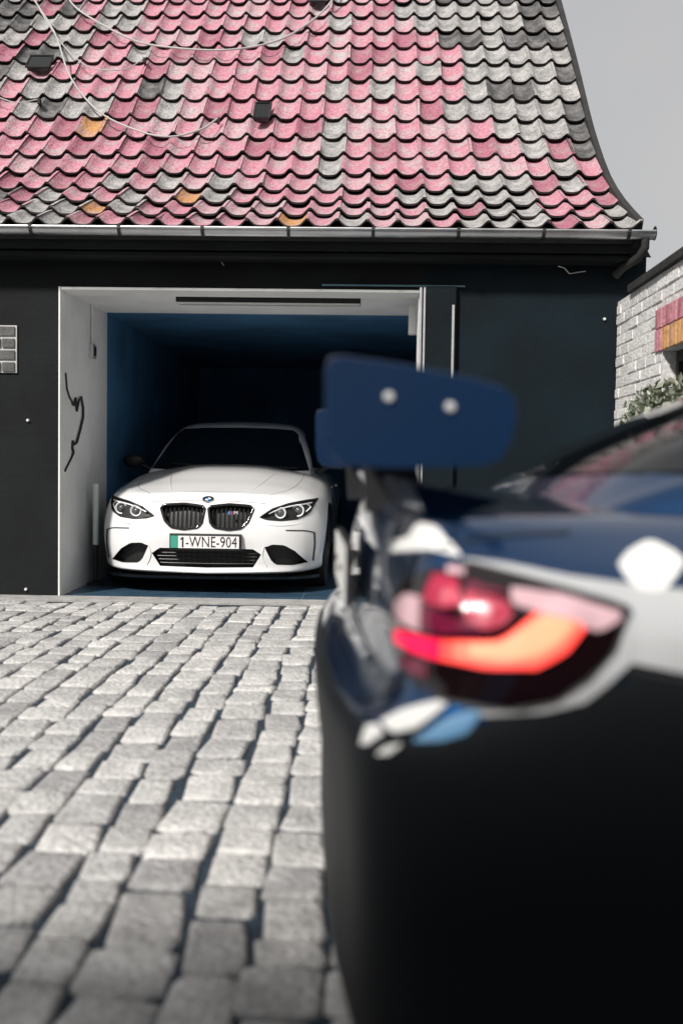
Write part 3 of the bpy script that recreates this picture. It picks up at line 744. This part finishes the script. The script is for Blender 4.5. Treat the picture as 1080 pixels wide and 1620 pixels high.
def wheel(root, x, sd, rimm):
    wr = bpy.data.objects.new('wheel', None); COL.objects.link(wr); wr.parent = root; wr.location = (x, sd * .78, .33)
    wr = wr
    MB().lathe([(.235, -.11), (.30, -.115), (.322, -.10), (.33, -.06), (.33, .06), (.322, .10), (.30, .115), (.235, .11), (.225, .09), (.225, -.09), (.235, -.11)], 40).build('tyre', M_rubber, wr, smooth=40)
    rm = MB().lathe([(.232, sd * .105), (.238, sd * .112), (.225, sd * .112), (.215, sd * .08), (.21, -sd * .08), (.232, -sd * .08)], 40)
    for k in range(5):
        for da in (-.16, .16):
            a = k * 2 * math.pi / 5 + .3
            p0 = Vector((.05 * math.cos(a), sd * .085, .05 * math.sin(a))); p1 = Vector((.222 * math.cos(a + da), sd * .10, .222 * math.sin(a + da)))
            rm.tube([p0, p1], [.02, .014], 6)
    rm.lathe([(0, sd * .105), (.045, sd * .105), (.06, sd * .085), (.06, sd * .05)], 24)
    rm.build('rim', rimm, wr, smooth=40)
    MB().lathe([(.0, sd * .02), (.17, sd * .02), (.17, sd * .045), (0, sd * .045)], 32).build('brake_disc', M_steel, wr, smooth=40)

def make_car(name, label, paint, loc, rz, rimm, chrome, lower=None):
    root = thing(name, label, 'car', loc, rz)
    body = cut_body(paint, lower); body.parent = root
    cab = CABIN.copy(); cab = link('cabin', cab, paint, root, smooth=0)
    ws = patch(CB, front_ray, [(-.70, .952), (-.672, 1.02), (-.60, 1.20), (-.545, 1.322), (-.3, 1.338), (0, 1.342), (.3, 1.338), (.545, 1.322), (.60, 1.20), (.672, 1.02), (.70, .952)],
               [(-.70, .95), (0, .93), (.70, .95)], 30, 10, .003, .008).build('windscreen', M_glass_dark, root, smooth=40)
    wl = line(CB, front_ray, [(-.60, .962), (-.1, .975)], .012, 8); wr_ = line(CB, front_ray, [(.02, .962), (.52, .99)], .012, 8)
    MB().tube(wl, .007, 6).build('wiper', M_black, root); MB().tube(wr_, .007, 6).build('wiper', M_black, root)
    rear_ray = lambda u, v: (Vector((6, u, v)), Vector((-1, 0, 0)))
    patch(CB, rear_ray, [(-.58, .985), (-.52, 1.18), (-.47, 1.29), (0, 1.315), (.47, 1.29), (.52, 1.18), (.58, .985)], [(-.58, .98), (0, .965), (.58, .98)], 24, 10, .003, .008).build('rear_window', M_glass_dark, root, smooth=40)
    for sd in (1, -1):
        rf = lambda u, v: side_ray(u, v, sd)
        patch(CB, rf, [(1.56, .985), (1.72, 1.10), (1.95, 1.25), (2.3, 1.315), (2.62, 1.318)], [(1.56, .975), (2.62, .985)], 18, 6, .003, .008).build('side_window', M_glass_dark, root, smooth=40)
        patch(CB, rf, [(2.66, 1.318), (2.95, 1.275), (3.25, 1.17), (3.42, 1.04)], [(2.66, .987), (3.3, 1.0), (3.42, 1.03)], 12, 6, .003, .008).build('side_window', M_glass_dark, root, smooth=40)
        # mirror
        mr = bpy.data.objects.new('mirror', None); COL.objects.link(mr); mr.parent = root; mr.location = (1.62, sd * .83, .99)
        mm = MB(); ring = []
        for j, (yy, sc) in enumerate(((.0, .25), (.03, .8), (.09, 1.0), (.15, .9), (.185, .5), (.19, .02))):
            for k in range(14):
                a = 2 * math.pi * k / 14; ca, sa = math.cos(a), math.sin(a)
                ring.append((.06 * sc * math.copysign(abs(ca) ** .7, ca), sd * yy, .03 + .062 * sc * math.copysign(abs(sa) ** .7, sa)))
        mm.add(ring, [(j*14+k, j*14+(k+1) % 14, j*14+14+(k+1) % 14, j*14+14+k) for j in range(5) for k in range(14)])
        mm.build('mirror_shell', M_black if chrome else paint, mr, smooth=50)
        MB().tube([(0, -sd * .09, -.06), (0, sd * .02, -.01), (0, sd * .06, .01)], [.022, .018, .016], 8).build('mirror_arm', M_black, mr, smooth=50)
        MB().box((.056, sd * .03, -.01), (.063, sd * .16, .075)).build('mirror_glass', mat('mirror_glass', (.6, .65, .7), .03, 1, var=0), mr)
        # door, handle
        MB().tube([p for p in line(BB, rf, [(1.50, .90), (1.46, .6), (1.52, .25), (1.6, .21)], -.001)], .003, 5).build('door_seam', M_black, root)
        MB().tube([p for p in line(BB, rf, [(2.66, .92), (2.74, .6), (2.62, .25), (2.5, .21)], -.001)], .003, 5).build('door_seam', M_black, root)
        hp = line(BB, rf, [(2.36, .80), (2.56, .805)], .022, 6); MB().tube(hp, .012, 8).build('door_handle', paint, root, smooth=50)
        # headlamp: silver bowl, two lamp rings, clear lens
        T_, B_ = HEAD if sd == 1 else (mirror(HEAD[0]), mirror(HEAD[1]))
        hl = bpy.data.objects.new('headlight', None); COL.objects.link(hl); hl.parent = root
        ol = outline(BB, front_ray, T_, B_, 18, 3, .001); MB().tube(ol, .0065, 6, closed=True).build('bezel', M_black, hl, smooth=60)
        for (u, v, r0) in ((.555, .628, .041), (.685, .645, .045)):
            u *= sd; h = BB.ray_cast(*front_ray(u, v)); c = h[0]
            MB().lathe([(r0, .012), (r0 + .005, .002), (r0, -.006), (r0 - .009, .0), (r0 - .009, .012), (r0, .012)], 24, 'x', (c.x + .016, u, v)).build('lamp_ring', mat('lamp_ring', (.75, .76, .78), .25, var=0), hl, smooth=50)
            MB().lathe([(0, -.012), (.012, -.010), (.024, -.002), (.028, .014)], 20, 'x', (c.x + .014, u, v)).build('projector', mat('projector_glass', (.16, .17, .18), .06, .6, var=0), hl, smooth=60)
        pts = line(BB, front_ray, [(sd * .47, .625), (sd * .60, .676), (sd * .79, .708)], -.010, 12); MB().tube(pts, .006, 6).build('brow_strip', MATS['lamp_ring'], hl, smooth=60)
        pts = line(BB, front_ray, [(sd * .755, .70), (sd * .785, .675), (sd * .755, .64)], -.012, 8); MB().tube(pts, .006, 6).build('brow_strip', MATS['lamp_ring'], hl, smooth=60)
        # kidney
        T_, B_ = KID if sd == 1 else (mirror(KID[0]), mirror(KID[1]))
        kd = bpy.data.objects.new('kidney_grille', None); COL.objects.link(kd); kd.parent = root
        MB().tube(outline(BB, front_ray, T_, B_, 18, 3, .003), .011, 8, closed=True).build('grille_frame', mat('gloss_black', (.008, .008, .009), .12, var=0, coat=.5), kd, smooth=60)
        for k in range(9):
            u = sd * (.045 + k * .034); tz = np.interp(abs(u), [a for a, b in KID[0]], [b for a, b in KID[0]]); bz = np.interp(abs(u), [a for a, b in KID[1]], [b for a, b in KID[1]])
            pts = line(BB, front_ray, [(u, bz + .006), (u, tz - .006)], -.022, 6); MB().tube(pts, .0045, 5).build('slat', mat('grille_slat', (.02, .021, .022), .3, var=0), kd, smooth=60)
        # side intake: rim and blade
        T_, B_ = SIDE if sd == 1 else (mirror(SIDE[0]), mirror(SIDE[1]))
        pts = line(BB, front_ray, [(sd * .60, .497), (sd * .74, .492), (sd * .808, .475)], .001, 10)
        pts2 = line(BB, front_ray, [(sd * .808, .475), (sd * .812, .38), (sd * .80, .255)], .001, 12)
        sl_ = bpy.data.objects.new('air_curtain', None); COL.objects.link(sl_); sl_.parent = root
        MB().tube(pts, .0045, 6).build('slot_edge', M_black, sl_, smooth=60); MB().tube(pts2, .0095, 6).build('slot', M_black, sl_, smooth=60)
        ln = line(BB, front_ray, [(sd * .44, .375), (sd * .425, .30), (sd * .46, .215)], .002, 10); MB().tube(ln, [.003 + .002 * math.sin(i / 9 * 3.14) for i in range(10)], 6).build('bumper_fold', paint, root, smooth=60)
        # bonnet ridge and seams
        dn = lambda u, v: (Vector((u, v, 3)), Vector((0, 0, -1)))
        rl = line(BB, dn, [(.20, sd * .30), (.45, sd * .36), (.8, sd * .42), (1.2, sd * .47)], -.004, 20); MB().tube(rl, [.002 + .008 * math.sin(math.pi * min(1, i / 19 + .08)) for i in range(20)], 8).build('bonnet_ridge', paint, root, smooth=70)
        bl = line(BB, front_ray, [(sd * .40, .545), (sd * .58, .535), (sd * .80, .56)], -.004, 16); MB().tube(bl, [.002 + .007 * math.sin(math.pi * i / 15) for i in range(16)], 8).build('bumper_crease', paint, root, smooth=70)
        MB().tube(line(BB, dn, [(.20, sd * .47), (.40, sd * .60), (.75, sd * .66), (1.22, sd * .67)], -.0015), .003, 5).build('bonnet_seam', M_black, root)
    sm = line(BB, front_ray, [(-.44, .7), (-.2, .712), (.2, .712), (.44, .7)], -.0015); MB().tube(sm, .003, 5).build('bonnet_seam', M_black, root)
    # middle intake grid
    mg = bpy.data.objects.new('lower_grille', None); COL.objects.link(mg); mg.parent = root
    for k in range(5):
        v = .232 + k * .026; hw_ = np.interp(v, [.208, .31, .355], [.35, .395, .37])
        MB().tube(line(BB, front_ray, [(-hw_, v), (0, v), (hw_, v)], -.03, 12), .004, 5).build('slat', MATS['grille_slat'], mg, smooth=60)
    for k in range(17):
        u = -.36 + k * .045
        MB().tube(line(BB, front_ray, [(u, .235), (u, .345)], -.033, 4), .003, 5).build('slat', MATS['grille_slat'], mg, smooth=60)
    # splitter under the bumper
    sp = MB(); vs_ = []
    sg = np.linspace(0, 4.2, 20); PP = cr(range(17), PLAN, sg)
    pts = [(x + .012, y) for x, y in PP[::-1]] + [(x + .012, -y) for x, y in PP[1:]]
    for z, ins in ((.118, .02), (.118, .30), (.140, .30), (.140, .0)):
        for x, y in pts: vs_.append((x + ins * (1 - .2 * abs(y)), y * (1 - ins * .12), z))
    n = len(pts)
    sp.add(vs_, [(l_*n+i, l_*n+i+1, ((l_+1) % 4)*n+i+1, ((l_+1) % 4)*n+i) for l_ in range(4) for i in range(n-1)] + [(0, n, 2*n, 3*n), (n-1, 4*n-1, 3*n-1, 2*n-1)])
    sp.build('splitter', MATS['gloss_black'], root, smooth=30)
    MB().box((.55, -.55, .13), (4.0, .55, .20)).build('underbody', M_black, root)
    # roundel on the bonnet edge
    h = BB.ray_cast(*front_ray(0, .722)); nr = h[1] if h[1].x < 0 else -h[1]; up = (Vector((0, 0, 1)) - nr * nr.z).normalized(); sx = nr.cross(up)
    rd = bpy.data.objects.new('roundel', None); COL.objects.link(rd); rd.parent = root
    def disc(r0, r1, a0, a1, off, nm, m):
        vs_ = []; k = 16
        for i in range(k + 1):
            a = a0 + (a1 - a0) * i / k
            for rr, of in ((r0, off), (r1, off), (r1, off - .006)): vs_.append(h[0] + (sx * math.cos(a) + up * math.sin(a)) * rr + nr * of)
        MB().add(vs_, [(3*i, 3*i+3, 3*i+4, 3*i+1) for i in range(k)] + [(3*i+1, 3*i+4, 3*i+5, 3*i+2) for i in range(k)]).build(nm, m, rd)
    disc(.024, .043, 0, 2 * math.pi, .006, 'outer_ring', MATS['gloss_black']); disc(.041, .045, 0, 2 * math.pi, .008, 'rim_ring', M_steel)
    for q in range(4): disc(.0005, .0238, q * math.pi / 2, (q + 1) * math.pi / 2, .006, 'quadrant', M_trim if q % 2 else mat('roundel_blue', (.02, .2, .6), .3, var=0))
    for x in (.78, 3.473):
        for sd in (1, -1): wheel(root, x, sd, rimm)
    return root

def text_mesh(txt, size, name, m, parent, loc, rot, depth=.0008, sx=1.0, sp=1.0):
    cu = bpy.data.curves.new(name, 'FONT'); cu.body = txt; cu.size = size; cu.align_x = 'CENTER'; cu.align_y = 'CENTER'; cu.extrude = depth; cu.space_character = sp; cu.offset = 0.0; cu.resolution_u = 4
    t = bpy.data.objects.new(name, cu); COL.objects.link(t); dg = bpy.context.evaluated_depsgraph_get()
    me = bpy.data.meshes.new_from_object(t.evaluated_get(dg)); bpy.data.objects.remove(t)
    me.materials.clear(); o = link(name, me, m, parent); o.location = loc; o.rotation_euler = rot; o.scale = (sx, 1, 1)
    return o

P_white = mat('white_car_paint', (.80, .80, .80), .28, 0, var=.015, scale=2, coat=1.0)
P_navy = mat('navy_metallic_paint', (.002, .055, .17), .22, .9, var=.04, scale=3, coat=1.0)
M_rimd = mat('dark_rim', (.05, .05, .055), .3, .8, var=.05)

# white coupe in the garage: its nose points at the camera (car x runs backwards = world +Y)
NX, NY = -1.215, 7.62
wc = make_car('white_coupe', 'white sports coupe parked nose out inside the open garage', P_white, (NX, NY, 0), R(90), M_rimd, True)
pl = bpy.data.objects.new('number_plate', None); COL.objects.link(pl); pl.parent = wc
pl.location = (-.012, 0, .405)
MB().box((-.010, -.272, -.062), (.02, .272, .062)).build('plate_holder', M_black, pl, bevel=.003)
MB().box((-.0135, -.262, -.053), (-.0105, .262, .053)).build('plate', mat('plate_white', (.80, .80, .78), .4, var=0), pl)
MB().box((-.0150, .205, -.053), (-.0140, .262, .053)).build('country_band', mat('plate_green_band', (.05, .30, .22), .4, var=0), pl)
for a, b in (((-.262, -.053), (.262, -.047)), ((-.262, .047), (.262, .053)), ((-.262, -.0465), (-.256, .0465))):
    MB().box((-.0150, a[0], a[1]), (-.0140, b[0], b[1])).build('plate_border', M_black, pl)
M_ink = mat('plate_ink', (.03, .012, .014), .5, var=0)
text_mesh('-WNE-904', .116, 'plate_lettering', M_ink, pl, (-.0150, -.046, -.003), (R(90), 0, R(-90)), sx=.74, sp=1.03)
MB().add([(x_, y_, z_) for x_ in (-.0158, -.0140) for y_, z_ in ((.176, -.041), (.164, -.041), (.164, .037), (.173, .037), (.190, .022), (.186, .013), (.176, .021))],
         [tuple(range(7)), tuple(range(13, 6, -1))] + [(i, (i + 1) % 7, 7 + (i + 1) % 7, 7 + i) for i in range(7)]).build('plate_lettering', M_ink, pl)
# badge with three stripes on the kidney
bd = bpy.data.objects.new('badge', None); COL.objects.link(bd); bd.parent = wc
# after the +90 degree turn the car's own y runs towards world -X
for k, (c_, w_) in enumerate((((.1, .35, .7), .008), ((.03, .05, .3), .008), ((.7, .03, .05), .008))):
    MB().box((.012, -.170 - k * .010 - w_, .615), (.018, -.170 - k * .010, .640)).build('badge_stripe', mat('badge_%d' % k, c_, .4, var=0), bd)
text_mesh('M', .034, 'badge_letter', M_trim, bd, (.012, -.225, .628), (R(90), 0, R(-90)), sx=1.3)
for k in range(0): pass

# dark navy coupe beside the camera: it points to the right, its right flank faces the camera
HD = R(3.5)
fw = Vector((math.cos(HD), math.sin(HD), 0))
rear = Vector((-.105, 2.20, 0)); org = rear + fw * CL
nc = make_car('navy_coupe', 'dark navy coupe with rear wing and lit red tail light standing in the yard', P_navy, org, math.pi + HD, M_rimd, False, mat('black_lower_paint', (.003, .005, .007), .55, 0, var=.05, scale=3, spec=.2))
MW = Matrix.Translation(org) @ Matrix.Rotation(math.pi + HD, 4, 'Z'); MI = MW.inverted()
def cam_ray(px, py):
    return MI @ CAM, (MI.to_3x3() @ ray(px, py)).normalized()
LENS = ([(617, 985), (628, 945), (650, 912), (740, 893), (860, 925), (975, 958), (991, 972)], [(617, 985), (640, 1060), (700, 1105), (800, 1122), (880, 1108), (960, 1045), (991, 972)])
M_lens = mat('smoked_red_lens', (.006, .002, .003), .08, var=0, coat=.6)
M_red = mat('red_reflector', (.42, .008, .05), .18, var=.35, scale=30, coat=1)
M_red2 = mat('deep_red_lens', (.13, .006, .03), .15, var=.3, scale=25, coat=1)
M_pinkw = mat('clear_pink_lens', (.62, .40, .44), .15, var=.2, scale=18, coat=1)
M_bar = mat('lit_light_bar', (1.0, .06, .05), .3, var=0, emit=.75)
M_mid = mat('lit_light_mid', (1.0, .15, .09), .3, var=0, emit=.78)
M_core = mat('lit_light_core', (1.0, .27, .15), .3, var=0, emit=.8)
M_barr = mat('lit_light_bar_red', (.80, .004, .06), .3, var=0, emit=.6)
def tail(flip):
    tl = bpy.data.objects.new('tail_light', None); COL.objects.link(tl); tl.parent = nc
    def pc(nm, top, bot, m, off, n=14, k=5, th=.012):
        mb = patch(BB, cam_ray, top, bot, n, k, off, th)
        if flip: mb.v = [(x, -y, z) for x, y, z in mb.v]
        return mb.build(nm, m, tl, smooth=35)
    pc('lens', *LENS, M_lens, .004, 28, 12)
    pc('light_bar', [(700, 1014), (790, 1016), (826, 990), (850, 968), (930, 990)], [(700, 1045), (770, 1060), (850, 1060), (895, 1035), (930, 990)], M_bar, .010)
    pc('light_core', [(745, 1020), (795, 1020), (832, 995), (860, 978), (905, 990)], [(745, 1040), (800, 1047), (850, 1038), (880, 1020), (905, 990)], M_core, .014)
    pc('light_bar', [(722, 1018), (793, 1018), (829, 992), (855, 973), (918, 990)], [(722, 1043), (785, 1054), (850, 1050), (888, 1028), (918, 990)], M_mid, .012)
    pc('light_bar_end', [(632, 996), (660, 1004), (698, 1013)], [(632, 1016), (660, 1032), (698, 1046)], M_barr, .009)
    pc('reflector', [(676, 945), (690, 912), (728, 922), (733, 960)], [(676, 955), (705, 965), (733, 962)], M_red, .012, 8)
    pc('reflector', [(736, 940), (775, 945), (808, 962), (812, 975)], [(736, 985), (770, 1000), (800, 990), (812, 975)], M_red, .012, 8)
    pc('reflector', [(672, 962), (705, 972), (760, 990)], [(672, 998), (705, 1004), (760, 1004)], M_red2, .011, 8)
    pc('reflector', [(737, 925), (790, 935), (812, 955)], [(737, 936), (790, 943), (812, 958)], M_red2, .011, 8)
    pc('clear_lens', [(634, 955), (650, 940), (670, 945)], [(634, 975), (650, 990), (670, 1000)], M_pinkw, .011, 8)
    pc('clear_lens', [(808, 934), (880, 944), (978, 972)], [(808, 958), (880, 982), (945, 1003), (978, 985)], M_pinkw, .011, 14)
    pc('clear_lens', [(642, 1036), (660, 1040), (680, 1050)], [(642, 1055), (660, 1068), (680, 1074)], M_red2, .009, 6)
    pc('clear_lens', [(708, 902), (735, 905)], [(708, 912), (735, 916)], M_pinkw, .011, 4)
tail(0); tail(1)
# white diamond patch on the haunch
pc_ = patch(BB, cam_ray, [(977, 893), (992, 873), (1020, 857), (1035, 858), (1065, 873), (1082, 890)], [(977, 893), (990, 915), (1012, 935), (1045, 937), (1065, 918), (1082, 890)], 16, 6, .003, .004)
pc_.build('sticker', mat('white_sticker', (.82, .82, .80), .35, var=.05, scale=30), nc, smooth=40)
# painted reflections on the rear corner: band round the lamp, bumper glints, boot corner
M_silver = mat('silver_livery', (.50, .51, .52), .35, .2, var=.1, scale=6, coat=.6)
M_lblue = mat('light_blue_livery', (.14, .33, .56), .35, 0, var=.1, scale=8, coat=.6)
def glint_piece(nm, top, bot, m, n=16, k=4, off=.0025):
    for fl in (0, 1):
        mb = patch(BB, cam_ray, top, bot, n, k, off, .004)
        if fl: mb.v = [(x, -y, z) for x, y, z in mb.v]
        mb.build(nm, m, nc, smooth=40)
glint_piece('livery_stripe', [(735, 884), (800, 892), (900, 912), (1000, 926)], [(735, 890), (860, 922), (975, 955), (1000, 968)], M_silver)
glint_piece('livery_stripe', [(1000, 926), (1080, 934), (1150, 940)], [(1000, 1050), (1080, 1066), (1150, 1075)], M_silver)
glint_piece('livery_stripe', [(760, 1124), (860, 1116), (900, 1098), (965, 1044), (999, 972)], [(760, 1134), (860, 1128), (925, 1112), (960, 1085), (999, 1049)], M_silver)
glint_piece('livery_slash', [(604, 1140), (640, 1122), (690, 1108), (708, 1112)], [(604, 1142), (620, 1160), (660, 1152), (708, 1114)], MATS['white_sticker'], 10)
glint_piece('livery_slash', [(572, 1175), (580, 1148), (600, 1146), (606, 1158)], [(572, 1178), (582, 1178), (606, 1162)], MATS['white_sticker'], 8)
glint_piece('livery_slash', [(597, 1192), (612, 1180), (634, 1176)], [(597, 1194), (615, 1194), (634, 1180)], MATS['white_sticker'], 8)
glint_piece('livery_slash', [(655, 1170), (700, 1140), (735, 1126), (758, 1124)], [(655, 1174), (700, 1173), (740, 1160), (758, 1134)], M_lblue, 10)
glint_piece('livery_slash', [(620, 855), (648, 850), (660, 826), (690, 832), (728, 878)], [(620, 874), (680, 870), (728, 882)], MATS['white_sticker'], 12)
for fl in (1, -1):
    def seam(nm, pts, r=.0035):
        q = line(BB, cam_ray, pts, -.0005, 20); MB().tube([(p.x, fl * p.y, p.z) for p in q], r, 5).build(nm, M_black, nc, smooth=60)
    seam('lamp_surround', [(740, 891), (860, 923), (975, 956), (991, 973), (962, 1046), (882, 1110), (800, 1124), (700, 1107), (640, 1062), (617, 986), (628, 944), (650, 911), (740, 891)], .005)
    seam('boot_seam', [(640, 905), (700, 868), (780, 850), (900, 842)])
    seam('bumper_seam', [(640, 1075), (600, 1100), (570, 1110)])
    seam('bumper_seam', [(1000, 1062), (1080, 1078), (1160, 1090)])
# rear plate, lip spoiler, exhausts
rp_ = bpy.data.objects.new('rear_plate', None); COL.objects.link(rp_); rp_.parent = nc; rp_.location = (CL - .060, 0, .775)
MB().box((-.004, -.27, -.060), (.010, .27, .060)).build('plate_holder', M_black, rp_, bevel=.003)
MB().box((.0105, -.26, -.053), (.014, .26, .053)).build('plate', MATS['plate_white'], rp_)
for y in (-.12, .12): MB().lathe([(0, .006), (.008, .006), (.008, 0)], 10, 'x', (.014, y, 0)).build('plate_screw', M_black, rp_)
yl = np.linspace(-.62, .62, 25); vs_ = []
for y in yl:
    k = (y / .62) ** 2; xb = CL - .10 - .055 * k; zb = .945 - .022 * k
    vs_ += [(xb - .13, y, zb + .008), (xb + .012, y, zb + .034), (xb + .014, y, zb + .026), (xb - .01, y, zb - .03)]
MB().add(vs_, [(4*i+a, 4*i+(a+1) % 4, 4*i+4+(a+1) % 4, 4*i+4+a) for i in range(24) for a in range(4)] + [(0, 1, 2, 3), (99, 98, 97, 96)]).build('lip_spoiler', P_navy, nc, smooth=40)
for y in (-.42, -.30, .30, .42):
    MB().lathe([(.032, -.2), (.045, -.18), (.045, .0), (.041, .004), (.037, .0), (.037, -.15)], 24, 'x', (CL - .06, y, .215)).build('exhaust_tip', M_rimd, nc, smooth=40)
# bumper seam, boot seam, fuel flap seam on both sides
# rear wing: plane, end plates with bolts, two uprights
wg = bpy.data.objects.new('rear_wing', None); COL.objects.link(wg); wg.parent = nc
P_wing = mat('wing_navy_satin', (.0005, .017, .058), .4, .0, var=.1, scale=5, coat=.4)
def wx(px, py, yc):                           # photo pixel onto the car's own plane y = yc
    o, d = cam_ray(px, py); return o + d * ((yc - o.y) / d.y)
YE = .70
sgn = 1 if (MI @ CAM).y > 0 else -1
EP = [(514, 585), (520, 566), (540, 562), (640, 576), (740, 596), (795, 612), (814, 630), (818, 660), (808, 700), (792, 728), (760, 738), (640, 741), (545, 738), (522, 722), (515, 680)]
e2 = [wx(a, b, sgn * YE) for a, b in EP]; n = len(e2)
for sd in (1, -1):
    y0 = sd * YE; y1 = sd * (YE - .012)
    mb = MB().add([(p.x, y0, p.z) for p in e2] + [(p.x, y1, p.z) for p in e2], [tuple(range(n)), tuple(range(2*n-1, n-1, -1))] + [(i, (i+1) % n, n+(i+1) % n, n+i) for i in range(n)])
    ep = mb.build('end_plate', P_wing, wg, bevel=.002)
    for a, b in ((615, 628), (712, 644)):
        q = wx(a, b, sgn * YE); MB().lathe([(0, sd * .007), (.006, sd * .006), (.008, sd * .001), (.008, 0)], 14, 'y', (q.x, y0, q.z)).build('bolt', mat('bright_bolt', (.85, .85, .85), .3, .3, var=0), ep, smooth=40)
ql, qr = wx(545, 655, sgn * YE), wx(760, 640, sgn * YE)
af = []
for t in np.linspace(0, 1, 12): af.append((qr.x + (ql.x - qr.x) * t, qr.z + (ql.z - qr.z) * t + .020 * math.sin(math.pi * t) * (1 - .4 * t) + .006))
for t in np.linspace(1, 0, 12)[1:-1]: af.append((qr.x + (ql.x - qr.x) * t, qr.z + (ql.z - qr.z) * t - .014 * math.sin(math.pi * t)))
n = len(af); w0 = YE - .0125
MB().add([(x, -w0, z) for x, z in af] + [(x, w0, z) for x, z in af], [tuple(range(n)), tuple(range(2*n-1, n-1, -1))] + [(i, (i+1) % n, n+(i+1) % n, n+i) for i in range(n)]).build('wing_plane', P_wing, wg, smooth=40)
xm = (ql.x + qr.x) / 2; zm = (ql.z + qr.z) / 2
for sd in (1, -1):
    MB().add([(x, sd * .36 + dy, z) for dy in (-.006, .006) for x, z in ((xm - .07, .90), (xm + .05, .90), (xm + .06, zm + .0), (xm - .02, zm + .0))], [(0, 1, 2, 3), (7, 6, 5, 4), (0, 4, 5, 1), (1, 5, 6, 2), (2, 6, 7, 3), (3, 7, 4, 0)]).build('wing_upright', M_black, wg, bevel=.002)
